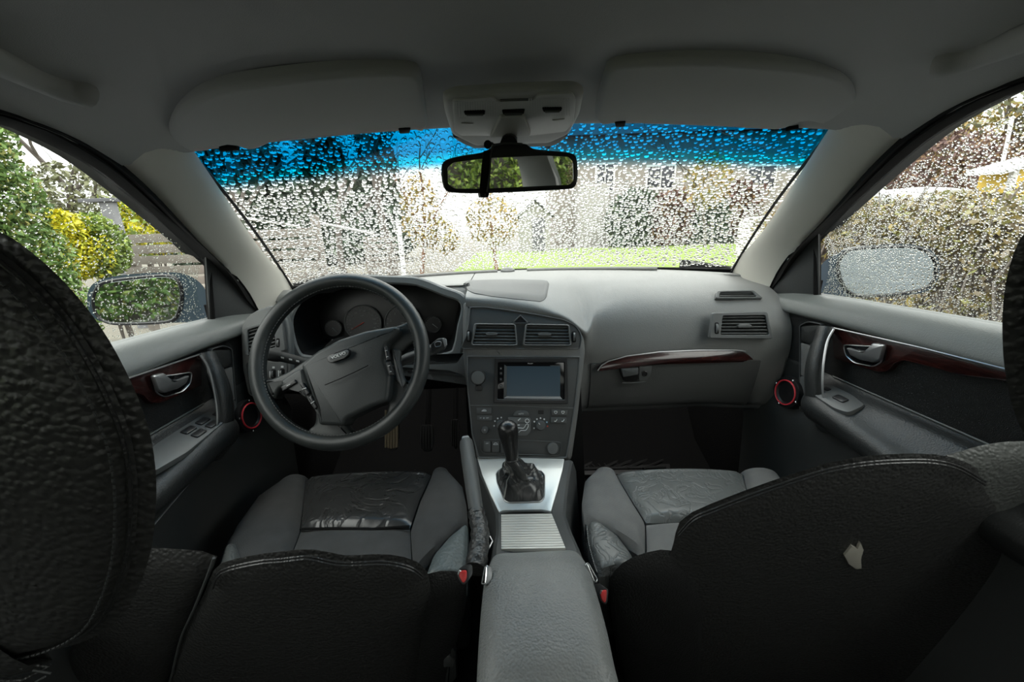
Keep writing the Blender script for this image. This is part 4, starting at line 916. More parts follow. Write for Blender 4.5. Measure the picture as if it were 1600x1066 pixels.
# ================================================================== PEDALS AND MATS
def pedal(px0, px1, py0, py1, Y, nm, label, mt, ribs):
    pl = Plane(PY((px0+px1)/2, (py0+py1)/2, Y), V(0, -.86, .5)); n = pl.n
    q = [(px0+2, py0), (px1-1, py0), (px1, py0+(py1-py0)*.6), (px1-4, py1), (px0+6, py1), (px0, py0+(py1-py0)*.55)]
    p_ = thing(nm, pl.p((px0+px1)/2, py1), label, 'pedal')
    t = MB(); t.plate(rnd(pl.l(q), .008, 4), n, d=.012, b=.003); obj('rubber_pad', t, M['mat_rubber'], p_)
    for i in range(ribs):
        f = (i+.7)/(ribs+.4); x = px0+(px1-px0)*f
        t = MB(); t.tube(pl.l([(x, py0+1), (x, py1-3-4*abs(f-.5))], .002), .0042 if mt == 'pedal_worn' else .003, 6); obj('rib', t, M[mt], p_)
    t = MB(); a = pl.p((px0+px1)/2, py0); t.tube([a-n*.02, a+V(0, .12, .12), a+V(0, .2, .3)], .009, 8); obj('arm', t, M['matt_black'], p_)
pedal(600, 623, 640, 704, 1.14, 'clutch_pedal', 'worn brown ribbed clutch pedal just below the steering wheel rim', 'pedal_worn', 5)
pedal(655, 678, 664, 706, 1.16, 'brake_pedal', 'dark ribbed brake pedal in the driver footwell, right of the worn pedal', 'dash_dark', 5)
pedal(704, 718, 655, 702, 1.18, 'accelerator_pedal', 'narrow dark accelerator pedal close to the centre stack', 'mat_rubber', 4)
def mat_thing(nm, label, z, corners, lines, box):
    m_ = thing(nm, PZ(*corners[0], z), label, 'floor mat')
    q = rnd([PZ(x, y, z) for x, y in corners], .02, 3)
    t = MB(); t.plate(q, V(0, 0, 1), d=.01, b=.003); obj('mat', t, M['mat_rubber'], m_)
    for (x0, y0, x1, y1) in lines:
        t = MB(); t.tube([PZ(x0, y0, z+.003), PZ(x1, y1, z+.003)], .006, 6); obj('rib', t, M['mat_rubber'], m_)
    return m_
pm_ = mat_thing('rubber_floor_mat', 'black ribbed rubber mat in the passenger footwell', -.845, [(893, 742), (896, 700), (935, 660), (1005, 662), (1048, 716), (1046, 740)],
    [(898, 707, 938, 680), (898, 727, 1004, 684), (910, 731, 972, 698), (945, 731, 1012, 698), (960, 731, 1020, 707), (980, 732, 1028, 712), (1005, 733, 1036, 720), (930, 694, 990, 668), (1008, 684, 1040, 716), (898, 733, 1040, 730)], None)
m_ = MB()
for i in range(14):
    for j in range(6):
        p = PZ(905+i*9+j*4, 726-j*8-i*1.0, -.842); m_.box(p, .004, .05, .004, (V(.93, .36, 0), V(-.36, .93, 0), V(0, 0, 1)))
obj('tread_blocks', m_, M['mat_rubber'], pm_, kind='stuff')
dm = mat_thing('rubber_floor_mat', 'black rubber mat below the pedals in the driver footwell', -.845, [(440, 742), (470, 712), (650, 700), (690, 690), (700, 742)],
    [(646, 716, 680, 704), (640, 726, 678, 714), (648, 736, 684, 722)], None)

# ================================================================== CENTRE CONSOLE
A0 = SP.p(815, 717); B0 = PZ(822, 803, -.545); C0_ = PZ(836, 858, -.520)
KP = Plane(A0, (B0-A0).cross(V(1, 0, 0))); KP.n = KP.n if KP.n.z > 0 else -KP.n
HP = Plane(B0, (C0_-B0).cross(V(1, 0, 0))); HP.n = HP.n if HP.n.z > 0 else -HP.n
cc = thing('centre_console', V(0, .55, -.85), 'dark grey centre console between the front seats', 'console')
sec = []
for (lx, ly), (rx, ry), w in (((739, 716), (895, 719), KP), ((752, 745), (890, 745), KP), ((765, 775), (886, 775), KP), ((774, 802), (884, 804), KP), ((775, 830), (893, 830), HP), ((770, 858), (906, 858), HP)):
    l, r_ = w.p(lx, ly, .004), w.p(rx, ry, .004); sec.append((l, r_))
sec += [(V(-.066, .36, -.53), V(.078, .36, -.53)), (V(-.07, -.05, -.55), V(.08, -.05, -.55))]
rs = []
for l, r_ in sec:
    rs.append([V(l.x-.02, l.y, FLOOR), V(l.x-.016, l.y, -.70), V(l.x-.006, l.y, l.z-.03), V(l.x, l.y, l.z-.004), l+V(.006, 0, 0), l.lerp(r_, .3)+V(0, 0, -.006), l.lerp(r_, .7)+V(0, 0, -.006), r_-V(.006, 0, 0), V(r_.x, r_.y, r_.z-.004), V(r_.x+.008, r_.y, r_.z-.03), V(r_.x+.018, r_.y, -.70), V(r_.x+.022, r_.y, FLOOR)])
t = MB(); t.rings(rs, closed=True, cap0=True, cap1=True); obj('body', t, M['console_grey'], cc, ang=.6)
z4b = lambda pts: zz(680, 620, 3.807, pts)
po = rnd(KP.l(z4b([(250, 363), (768, 372), (757, 440), (725, 560), (688, 688), (640, 676), (400, 680), (382, 696), (330, 590), (280, 470)]), .003), .003, 3)
hi = z4b([(400, 436), (630, 446), (648, 470), (646, 600), (625, 624), (440, 630), (415, 618), (372, 510), (366, 460), (380, 440)])
t = MB(); t.plate(po, KP.n, d=.006, b=.0012, r=.002); obj('alu_plate', t, M['alu'], cc, label='brushed aluminium plate around the gear lever')
bq = rnd(KP.l(hi, .005), .004, 3); t = MB(); t.frame(inset(bq, KP.n, -.0025), bq, KP.n, d=.004, b=.0012, r=.0028); obj('boot_frame', t, M['satin'], cc)
t = MB(); t.plate(bq, KP.n, d=.003, b=.0005, r=.0006); obj('boot_well', t, M['matt_black'], cc)
# roller shutter: slats
for i in range(14):
    f0, f1 = i/14, (i+.86)/14
    L0, R0 = (783, 804.5), (862, 803); L1, R1 = (783, 859), (884, 857.5)
    g_ = lambda a, b, f: (a[0]+(b[0]-a[0])*f, a[1]+(b[1]-a[1])*f)
    q = HP.l([g_(L0, L1, f0), g_(R0, R1, f0), g_(R0, R1, f1), g_(L0, L1, f1)], .004)
    t = MB(); t.plate(q, HP.n, d=.006, b=.001, r=.001, seg=2); obj('shutter_slat', t, M['alu_shutter'], cc)
t = MB(); t.tube(HP.l([(781, 802), (800, 799), (845, 799), (862, 802)], .004), .003, 8); obj('shutter_lip', t, M['panel_grey'], cc)
# armrest box
ar = thing('armrest_box', V(0, .2, -.55), 'padded grey leather armrest lid at the back of the centre console', 'armrest')
rs = []
for (lx, ly), (rx, ry), Z, h in (((776, 866), (900, 864), -.500, -.0), ((768, 863), (905, 862), -.488, 0), ((763, 872), (914, 870), -.472, .006), ((757, 888), (923, 886), -.463, .012), ((752, 920), (934, 918), -.456, .014), ((747, 980), (951, 978), -.452, .014), ((744, 1030), (962, 1028), -.452, .014), ((742, 1066), (971, 1064), -.454, .012), ((738, 1110), (980, 1108), -.46, .008), ((738, 1125), (982, 1123), -.48, 0)):
    l, r_ = PZ(lx, ly, Z), PZ(rx, ry, Z); l.y = r_.y = (l.y+r_.y)/2
    q = [l+V(.004, 0, -.07), l+V(.0, 0, -.03), l+V(.001, 0, -.012), l+V(.006, 0, -.003)]
    for f in (.12, .25, .4, .5, .6, .75, .88): q.append(l.lerp(r_, f)+V(0, 0, h*(1-abs(2*f-1)**2.5)))
    q += [r_+V(-.006, 0, -.003), r_+V(-.001, 0, -.012), r_+V(0, 0, -.03), r_+V(-.004, 0, -.07)]; rs.append(cat(q, 3))
cols = [cat([r[j] for r in rs], 4) for j in range(len(rs[0]))]
rs = [[c[i] for c in cols] for i in range(len(cols[0]))]
t = MB(); t.rings(rs, closed=True, cap0=True, cap1=True); obj('lid', t, M['leather_lid'], ar)
for s_, pts in ((-1, [(752, 914), (757, 886), (762, 882), (763, 896), (760, 914)]), (1, [(915, 880), (919, 879), (934, 906), (932, 912), (927, 908)])):
    pl = Plane(PZ(*pts[0], -.466), V(s_*.75, -.25, .7)); q = rnd(pl.l(pts, .004), .003, 3)
    t = MB(); t.frame(q, inset(q, pl.n, .0018), pl.n, d=.008, b=.0006, r=.001); lf = obj('latch_rim', t, M['satin'], ar)
    t = MB(); t.plate(inset(q, pl.n, .0016), pl.n, d=.006, b=.001, r=.001); obj('latch', t, M['chrome'], ar)
# ================================================================== GEAR LEVER, HANDBRAKE
gl = thing('gear_lever', KP.p(812, 760), 'black gear lever with leather knob and crumpled worn gaiter', 'gear lever')
kb, kt = PY(800, 716, .705), PY(792, 660, .712); axk = (kt-kb).normalized()
Lk = (kt-kb).length
t = MB(); t.tube([kb-axk*.004]+[kb+axk*Lk*f for f in (0, .15, .4, .6, .75, .88, .96, 1.02)]+[kt+axk*.004], [.0125, .0138, .0145, .0168, .0192, .0208, .0205, .0165, .010, .002], 20); obj('knob', t, M['knob_leather'], gl)
neck = kb-axk*.002; base = [p+KP.n*.001 for p in resample(rnd(KP.l(hi, .004), .004, 3), 40, True)]
bc = sum(base, Vector())/40; ud = (base[0]-bc); rs = []
rg_ = random.Random(4); ph = [rg_.uniform(0, 6.28) for _ in range(6)]
nkr = []
for i, p in enumerate(base):
    d_ = (p-bc); nkr.append(neck+(d_-axk*d_.dot(axk)).normalized()*.0125)
for k in range(13):
    f = k/12; row = []
    for i, (p, q_) in enumerate(zip(base, nkr)):
        a = 2*math.pi*i/40; c = bc.lerp(neck, f); sh = f**.55
        w_ = math.sin(3*a+ph[0]+f*3)*.5+math.sin(5*a+ph[1]-f*5)*.35+math.sin(2*a+ph[2]+f*9)*.5
        v_ = p.lerp(q_, sh if f < 1 else 1); v_ = V(v_.x, v_.y, v_.z)
        hgt = (neck-bc)*(f-sh)*.85
        am = .010*math.sin(math.pi*min(1, f*1.02))*(1-.3*f)
        row.append(v_+hgt*math.sin(math.pi*f)+(v_-c).normalized()*(w_*am)+KP.n*(.006*math.sin(math.pi*f)*math.sin(4*a+ph[3])))
    rs.append(row)
t = MB(); t.rings(rs); obj('gaiter', t, M['leather_creased'], gl)
t = MB(); t.tube(resample(nkr, 24, True)+[nkr[0]], .0022, 6); obj('gaiter_collar', t, M['leather_fine'], gl)
for i0, i1 in ((4, 10), (30, 36)):
    t = MB(); t.tube([rs[k][i0+(i1-i0)*k//13]+KP.n*.0012 for k in range(0, 13)], .0015, 6); obj('worn_edge', t, M['tape_grey'], gl, label='frayed pale worn fold')
hbk = thing('handbrake', PY(750, 830, .52), 'raised dark grey handbrake lever beside the driver seat', 'handbrake')
ha, hb_ = PY(728.5, 692, .72), PY(745, 806, .555)
t = MB(); hx = (hb_-ha)
t.tube([ha-hx*.004, ha, ha+hx*.04, ha+hx*.3, ha+hx*.7, ha+hx], [.010, .0135, .0145, .0145, .0135, .0125], 16, squash=((1, 0, 0), (1.0, 1.2))); obj('grip', t, M['panel_grey'], hbk)
bx = -hx.normalized(); u_ = V(1, 0, 0); u_ = (u_-bx*u_.dot(bx)).normalized(); w_ = bx.cross(u_)
t = MB(); t.box(ha+bx*.004, .016, .018, .020, (u_, w_, bx), .004); obj('release_button', t, M['silver_paint'], hbk, label='grey release button with black end')
t = MB(); t.box(ha+bx*.0145, .011, .012, .002, (u_, w_, bx), .002); obj('button_end', t, M['matt_black'], hbk)
t = MB(); gp_ = [hb_+bx*.01, hb_, PY(750, 830, .525), PY(748, 860, .49), PY(742, 890, .46)]
rs = []
t.tube(cat(gp_, 5), [.0135+.0012*math.sin(i*1.9)+.00015*i for i in range(21)], 14); obj('gaiter', t, M['leather'], hbk)
t = MB(); t.tube([PY(765, 838, .52), PY(769, 846, .515), PY(756, 872, .49), PY(755, 890, .475)], .0015, 6); obj('slot_edge', t, M['satin'], cc)
# ================================================================== SEATS
def surfpatch(Lc, Rc, z, bulge, nu=14, nv=18, front=False, sink=.006, tilt=0.0, zf=None):
    """a padded panel between two seam curves surveyed on the cushion plane"""
    Lp = resample([PZ(x, y, z if zf is None else zf(x, y)) for x, y in Lc], nv+1); Rp = resample([PZ(x, y, z if zf is None else zf(x, y)) for x, y in Rc], nv+1)
    rows = []
    for j in range(nv+1):
        row = []
        for i in range(nu+1):
            u, v_ = i/nu, j/nv; e = min(u, 1-u)*nu/2.2; e2 = min(v_ if not front else 1, 1-v_)*nv/2.2
            h = math.sqrt(max(0, min(1, e)*(2-min(1, e))))*math.sqrt(max(0, min(1, e2)*(2-min(1, e2))))
            p = Lp[j].lerp(Rp[j], u); row.append(p+V(0, 0, -sink+(sink+bulge*math.sin(math.pi*min(max(u, .08), .92))**.6)*h))
        rows.append(row)
    if front:
        f0 = rows[0]; rows = [[p+V(0, .020, -.10) for p in f0], [p+V(0, .026, -.05) for p in f0], [p+V(0, .018, -.018) for p in f0]] + rows
        cols = [cat([r[i] for r in rows[:6]], 3) for i in range(nu+1)]
        rows = [[c[i] for c in cols] for i in range(len(cols[0]))]+rows[6:]
    m_ = MB(); m_.slab(rows, V(0, 0, -.03)); return m_
def px_plate(pl, pts, off=0): return [pl.p(x, y, off) for x, y in pts]

# ---- driver's seat
ds = thing('front_seat', V(-.36, .55, -.85), 'black driver seat behind the steering wheel, with shiny creased leather cushion front', 'car seat', 'front seats')
z = -.556
base = [PZ(x, y, z-.03) for x, y in ((465, 752), (640, 748), (712, 748), (727, 790), (727, 905), (330, 905), (345, 850), (385, 795), (430, 762))]
t = MB(); t.plate(rnd(base, .03, 4), V(0, 0, 1), d=.17, b=.02, seg=3); obj('cushion_base', t, M['leather_fine'], ds)
t = surfpatch([(478, 747), (473, 785), (469, 826)], [(674, 739), (655, 778), (640, 822)], z, .010, front=True, nu=20); obj('cushion_leather', t, M['leather_creased'], ds, label='shiny creased leather front of the cushion')
t = surfpatch([(469, 828), (456, 862), (438, 905)], [(640, 824), (642, 862), (642, 905)], z, .006); obj('cushion_cloth', t, M['seat_cloth'], ds)
t = surfpatch([(441, 753), (400, 778), (368, 820), (345, 872), (335, 905)], [(477, 748), (472, 790), (467, 828), (452, 870), (437, 905)], z, .016, front=True); obj('cushion_bolster', t, M['seat_cloth'], ds)
t = surfpatch([(676, 739), (656, 782), (641, 828), (644, 870), (645, 905)], [(700, 737), (722, 757), (729, 790), (730, 812), (700, 845)], z, .014, front=True); obj('cushion_bolster', t, M['seat_cloth'], ds)
t = surfpatch([(729, 822), (700, 842), (676, 868), (662, 905)], [(731, 822), (730, 850), (729, 880), (728, 905)], z+.002, .010); obj('bolster_leather', t, M['leather_teal'], ds, label='smooth grey-green leather side patch')
t = surfpatch([(352, 852), (346, 870), (340, 890)], [(366, 845), (374, 866), (380, 890)], z+.022, .006, nu=6, nv=8); obj('torn_corner', t, M['leather_grey'], ds, label='torn pale leather corner')
t = MB(); t.tube([PZ(x, y, z+.006) for x, y in ((469, 827), (520, 826), (580, 827), (640, 823))], .0025, 6); obj('seam', t, M['matt_black'], ds)
BD = Plane(PY(500, 870, .41), V(.06, -.975, -.21)); n = BD.n
mq = [(318, 930), (330, 900), (346, 880), (400, 867), (440, 862), (480, 858), (510, 862), (540, 868), (600, 866), (640, 873), (662, 886), (671, 905), (673, 950), (668, 1000), (660, 1066), (655, 1130), (240, 1130), (262, 1066), (285, 1000), (304, 955)]
t = MB(); t.pillow(resample(cat(px_plate(BD, mq), 4, True), 90, True), n, .020, .10, rings=9, p=3.0); br = obj('backrest', t, M['leather_coarse'], ds)
t = MB(); t.pillow(resample(cat(px_plate(BD, [(640, 915), (665, 898), (692, 892), (718, 894), (729, 905), (727, 950), (714, 1000), (702, 1066), (696, 1130), (630, 1130), (630, 1000)], -.012), 4, True), 60, True), n, .024, .10, rings=8, p=2.4); obj('backrest_bolster', t, M['leather_fine'], ds)
t = MB(); t.pillow(resample(cat(px_plate(BD, [(180, 870), (240, 857), (300, 860), (338, 866), (332, 890), (308, 942), (284, 1000), (262, 1066), (245, 1130), (120, 1130), (120, 960)], -.008), 4, True), 60, True), n, .022, .10, rings=8, p=2.4); obj('backrest_bolster', t, M['leather_coarse'], ds)
for off, dy in ((.0125, 10), (.0165, 15)):
    t = MB(); t.tube(cat([BD.p(x, y+dy, off) for x, y in ((332, 905), (346, 882), (400, 868), (440, 864), (480, 860), (510, 866), (540, 870), (600, 868), (640, 876), (660, 890))], 4), .0016, 6); obj('piping', t, M['leather_fine'], ds)
t = MB(); t.tube(cat([BD.p(x, y, .006) for x, y in ((334, 872), (322, 905), (303, 952), (282, 1000), (266, 1066), (250, 1120))], 4), .0018, 6); obj('piping', t, M['panel_grey'], ds)
# head restraint
def head(parent, Y, edge, xc, tilt):
    nn = V(tilt, -1, .05).normalized(); e = [PY(x, y, Y) for x, y in edge]
    full = e + [V(2*xc-p.x, p.y, p.z) for p in e[::-1]]
    full = resample(cat(full, 4, True), 110, True); nn0 = V(0, -1, 0)
    t = MB(); t.pillow(full, nn0, .012, .045, rings=9, p=2.0); h_ = obj('headrest', t, M['leather_coarse'], parent)
    iq_ = inset(full, nn0, .0075)
    t = MB(); t.pillow([p+nn0*.004 for p in iq_], nn0, .020, .01, rings=9, p=2.6); obj('rear_panel', t, M['leather_coarse'], h_)
    t = MB(); t.tube([p+nn0*.008 for p in inset(full, nn0, .0085)]+[inset(full, nn0, .0085)[0]+nn0*.008], .0013, 6); obj('piping', t, M['leather_fine'], h_)
    q_ = inset(full, nn0, .012); m_ = MB()
    for i in range(0, 109):
        for f in (.0, .5):
            a = q_[i].lerp(q_[i+1], f); b = q_[i].lerp(q_[i+1], f+.32); m_.tube([a+nn0*.0135, b+nn0*.0135], .0007, 5)
    obj('stitching', m_, M['dash_dark'], h_, kind='stuff')
    return h_
head(ds, .21, [(-130, 345), (-60, 346), (0, 362), (40, 387), (90, 430), (140, 487), (180, 548), (214, 618), (235, 680), (244, 745), (243, 800), (236, 860), (214, 925), (180, 975), (110, 1010), (0, 1030)], -.385, .2)
# recline lever
def lever(parent, pl, pts1, pts2, label):
    t = MB(); t.plate(rnd(pl.l(pts1, .006), .003, 3), pl.n, d=.02, b=.003); l_ = obj('recline_lever', t, M['dash_dark'], parent, label=label)
    t = MB(); t.plate(rnd(pl.l(pts2, .010), .003, 3), pl.n, d=.02, b=.003); obj('lever_end', t, M['panel_grey'], l_)
lever(ds, BD, [(694, 1016), (706, 1011), (712, 1020), (714, 1060), (700, 1075), (688, 1066)], [(690, 1030), (703, 1026), (712, 1032), (708, 1044), (692, 1044)], 'dark grey recline lever')

# ---- passenger seat
ps = thing('front_seat', V(.36, .55, -.85), 'black passenger seat with grey leather cushion and torn backrest, opposite the glovebox', 'car seat', 'front seats')
base = [PZ(x, y, z-.03) for x, y in ((930, 748), (1190, 744), (1222, 750), (1260, 850), (1255, 882), (925, 882), (912, 850), (908, 790))]
t = MB(); t.plate(rnd(base, .03, 4), V(0, 0, 1), d=.17, b=.02, seg=3); obj('cushion_base', t, M['leather_fine'], ps)
t = surfpatch([(964, 740), (985, 775), (1010, 814)], [(1160, 739), (1170, 775), (1180, 812)], z, .012, front=True, nu=20); obj('cushion_leather', t, M['leather_grey'], ps, label='grey creased leather front of the cushion')
t = surfpatch([(1010, 817), (1011, 860), (1010, 880)], [(1180, 815), (1186, 860), (1190, 885)], z, .006); obj('cushion_cloth', t, M['seat_cloth_grey'], ps)
t = surfpatch([(930, 738), (914, 750), (909, 785), (914, 815)], [(962, 740), (984, 776), (1008, 815), (1008, 870)], z, .016, front=True); obj('cushion_bolster', t, M['seat_cloth_grey'], ps)
t = surfpatch([(1162, 739), (1172, 780), (1182, 820), (1190, 905)], [(1215, 742), (1240, 770), (1252, 820), (1258, 905)], z, .016, front=True); obj('cushion_bolster', t, M['seat_cloth_grey'], ps)
t = surfpatch([(918, 818), (920, 850), (930, 880), (936, 898)], [(935, 818), (966, 838), (988, 866), (992, 890)], z+.004, .012); obj('bolster_leather', t, M['leather_grey'], ps, label='crinkled grey leather side patch')
m_ = MB(); sp_ = cat([PZ(x, y, z+.012) for x, y in ((917, 822), (920, 850), (928, 880), (933, 894))], 10)
for i in range(0, len(sp_)-1): m_.tube([sp_[i], sp_[i].lerp(sp_[i+1], .5)], .0009, 5)
obj('stitching', m_, M['grey_print'], ps, kind='stuff')
BP = Plane(PY(1300, 730, .42), V(-.06, -.975, -.21)); n = BP.n
mq = [(1052, 850), (1056, 826), (1066, 811), (1084, 799), (1114, 786), (1168, 765), (1222, 746), (1262, 733), (1300, 722), (1352, 713), (1410, 709), (1460, 710), (1495, 717), (1540, 740), (1585, 790), (1590, 900), (1560, 1130), (1010, 1130), (1006, 1066), (1020, 960)]
t = MB(); t.pillow(resample(cat(px_plate(BP, mq), 4, True), 110, True), n, .018, .10, rings=9, p=3.0); obj('backrest', t, M['leather_coarse'], ps)
t = MB(); t.pillow(resample(cat(px_plate(BP, [(952, 916), (959, 894), (980, 875), (1012, 863), (1050, 860), (1090, 885), (1100, 960), (1080, 1130), (985, 1130), (972, 1066), (958, 985)], -.004), 4, True), 70, True), n, .034, .09, rings=9, p=2.2); obj('backrest_bolster', t, M['leather_fine'], ps)
t = MB(); t.pillow(resample(cat(px_plate(BP, [(1470, 722), (1500, 706), (1530, 697), (1565, 691), (1600, 690), (1625, 700), (1630, 780), (1600, 900), (1540, 900), (1500, 790)], -.014), 4, True), 60, True), n, .026, .10, rings=8, p=2.2); obj('backrest_bolster', t, M['leather_highlight'], ps, label='shoulder of the backrest with the window highlight painted paler')
for off, dy in ((.0125, 8), (.016, 13)):
    t = MB(); t.tube(cat([BP.p(x, y+dy, off) for x, y in ((1060, 826), (1084, 801), (1114, 788), (1168, 767), (1222, 748), (1262, 735), (1300, 724), (1352, 715), (1410, 711), (1460, 712), (1500, 722), (1540, 745))], 4), .0015, 6); obj('piping', t, M['leather_fine'], ps)
t = MB(); q = BP.l([(1318, 866), (1330, 852), (1338, 856), (1343, 846), (1348, 858), (1344, 872), (1345, 887), (1336, 888), (1325, 880)], .017); t.plate(q, n, d=.004, b=.0006, r=.002); obj('tear', t, M['foam'], ps, label='tear showing pale foam')
head(ps, .21, [(1800, 262), (1740, 268), (1690, 284), (1650, 308), (1620, 337), (1602, 362), (1588, 385), (1577, 418), (1569, 458), (1566, 510), (1569, 570), (1578, 622), (1593, 664), (1618, 702), (1665, 732), (1740, 752)], .385, -.2)
lever(ps, BP, [(992, 1004), (1000, 998), (1006, 1000), (1010, 1024), (1026, 1020), (1034, 1040), (1020, 1090), (996, 1090)], [(996, 1020), (1010, 1024), (1024, 1019), (1027, 1034), (1008, 1044), (994, 1036)], 'dark grey recline lever')
# seat belt buckles
for nm_, pts, Y, lab in (('d', [(716, 893), (729, 891), (729, 905), (724, 913), (717, 902)], .365, 'red button seat belt buckle beside the driver seat'), ('p', [(937, 924), (949, 922), (948, 936), (946, 944), (940, 938)], .43, 'red button seat belt buckle beside the passenger seat')):
    pl = Plane(PY(*pts[0], Y), V(0, -.75, .66)); bk = thing('seat_belt_buckle', pl.p(pts[3][0], pts[3][1]), lab, 'seat belt buckle', 'seat belt buckles')
    q = rnd(pl.l(pts, .003), .003, 3); t = MB(); t.plate(q, pl.n, d=.01, b=.002); obj('release_button', t, M['buckle_red'], bk)
    t = MB(); qq = inset(rnd(pl.l(pts), .003, 3), pl.n, -.0022); t.plate(qq, pl.n, d=.05, b=.002); obj('body', t, M['black_plastic'], bk)
    t = MB(); t.tube([q[3]+pl.n*.001, q[0].lerp(q[3], .5)+V(0, 0, .003), q[0]+pl.n*.001], .0012, 6); obj('slot_edge', t, M['satin'], bk)
# ================================================================== UNDER THE ROOF
def visor(s, pts, top, label, clip, notch):
    a, b, c = PY(300 if s < 0 else 1300, 238 if s < 0 else 198, .715), PY(655 if s < 0 else 940, 208 if s < 0 else 196, .735), PY(560 if s < 0 else 1060, 120 if s < 0 else 99, .575)
    n = (b-a).cross(c-a).normalized(); n = n if n.z < 0 else -n
    pl = Plane(a, n); v_ = thing('sun_visor', pl.p(*pts[0]), label, 'sun visor', 'sun visors')
    q = resample(cat(pl.l(pts), 5, True), 100, True)
    t = MB(); t.plate(q, n, d=.020, b=.009, seg=5, r=0); obj('board', t, M['visor_cloth'], v_)
    t = MB(); t.plate(rnd(pl.l(clip), .003, 2), n, d=.012, b=.002, r=.002); obj('clip', t, M['matt_black'], v_)
    t = MB(); t.tube([pl.p(*notch[0], -.006), pl.p(*notch[1], -.006)], .005, 10); obj('pivot_rod', t, M['matt_black'], v_)
    return v_
visor(-1, [(262, 212), (266, 196), (285, 172), (318, 152), (360, 140), (450, 127), (560, 117), (630, 115), (654, 122), (662, 145), (668, 185), (667, 202), (658, 209), (640, 203), (615, 207), (560, 211), (500, 215), (440, 221), (405, 234), (385, 236), (360, 229), (320, 239), (285, 236), (268, 228)],
      [(252, 226), (252, 200), (272, 166), (310, 145), (360, 132), (450, 119), (560, 109), (640, 107)],
      'grey fabric sun visor folded up above the driver', [(622, 200), (642, 199), (640, 207), (624, 208)], ((345, 232), (372, 230)))
visor(1, [(930, 185), (934, 165), (944, 130), (952, 112), (975, 103), (1060, 98), (1150, 100), (1240, 108), (1300, 118), (1330, 132), (1346, 155), (1346, 170), (1332, 188), (1310, 199), (1280, 196), (1255, 192), (1225, 203), (1200, 205), (1130, 201), (1060, 198), (1000, 196), (975, 192), (950, 197), (935, 196)],
      [(932, 140), (944, 106), (972, 95), (1060, 90), (1150, 92), (1240, 99), (1305, 108), (1342, 124), (1362, 150), (1364, 172)],
      'grey fabric sun visor folded up above the passenger', [(960, 190), (978, 189), (976, 197), (962, 198)], ((1228, 201), (1248, 196)))
# ---- overhead console with reading lamps
OP = Plane(PY(800, 215, .72), V(0, -.44, -1)); a_ = PY(800, 215, .72); b_ = PY(800, 140, .60)
nn = V(1, 0, 0).cross(b_-a_).normalized(); nn = nn if nn.z < 0 else -nn
OP = Plane(a_, nn)
oc = thing('overhead_console', OP.p(800, 175), 'pale grey overhead lamp console between the sun visors', 'overhead console')
oq = rnd(OP.l([(692, 158), (708, 150), (800, 144), (898, 141), (913, 150), (906, 182), (890, 212), (858, 226), (742, 230), (706, 213), (695, 180)], .010), .008, 4)
t = MB(); t.plate(oq, nn, d=.013, b=.008, seg=4, r=.0); obj('housing', t, M['console_light'], oc)
zc = lambda pts: zz(640, 60, 4.1, pts)
lq = rnd(OP.l(zc([(275, 395), (530, 372), (565, 405), (790, 395), (825, 360), (1040, 350), (1065, 385), (1050, 540), (1000, 595), (780, 622), (330, 622), (285, 590)]), .0115), .005, 3)
t = MB(); t.plate(lq, nn, d=.004, b=.0015, r=.001); obj('lamp_lens', t, M['lens'], oc)
for i in range(46):
    x = 300+i*16
    if 560 < x < 760: continue
    t = MB(); y0, y1 = (402 if x < 700 else 385)-.0*x, 505 - (x-300)*.02
    t.tube(OP.l(zc([(x, y0), (x+4, y1)]), .0125), .0007, 4); obj('lens_rib', t, M['lens'], oc)
for y in (392, 402, 412): 
    t = MB(); t.tube(OP.l(zc([(580, y), (760, y-6)]), .0115), .0006, 4); obj('grille_line', t, M['panel_grey'], oc)
for q in ([(345, 462), (485, 457), (480, 488), (355, 490)], [(590, 455), (740, 450), (730, 484), (600, 486)], [(848, 440), (980, 438), (970, 466), (858, 470)]):
    t = MB(); t.plate(rnd(OP.l(zc(q), .0125), .003, 3), nn, d=.003, b=.0005, r=.001); s_ = obj('switch_slot', t, M['matt_black'], oc)
    q2 = [(q[3][0]+6, q[3][1]-14), (q[2][0]-6, q[2][1]-12), (q[2][0]-10, q[2][1]-1), (q[3][0]+10, q[3][1]-1)]
    t = MB(); t.plate(rnd(OP.l(zc(q2), .0125), .001, 2), nn, d=.004, b=.001, r=.003); obj('rocker', t, M['panel_grey'], s_)
for q in ([(330, 540), (410, 542), (400, 552), (340, 550)], [(912, 520), (995, 512), (985, 522), (925, 528)]):
    t = MB(); t.plate(rnd(OP.l(zc(q), .0125), .001, 2), nn, d=.002, b=.0005, r=.001); obj('thumb_ridge', t, M['console_light'], oc)
mq_ = rnd(OP.l(zc([(580, 508), (735, 500), (775, 610), (770, 632), (515, 642), (520, 625)]), .0175), .004, 3)
t = MB(); t.plate(mq_, nn, d=.012, b=.003, r=.0, seg=3); obj('mirror_mount_cover', t, M['console_light'], oc)
t = MB(); t.plate(rnd(OP.l([(705, 214), (890, 211), (872, 226), (858, 230), (742, 233), (724, 226)], .004), .006, 3), nn, d=.02, b=.003); obj('lower_lip', t, M['panel_grey'], oc)
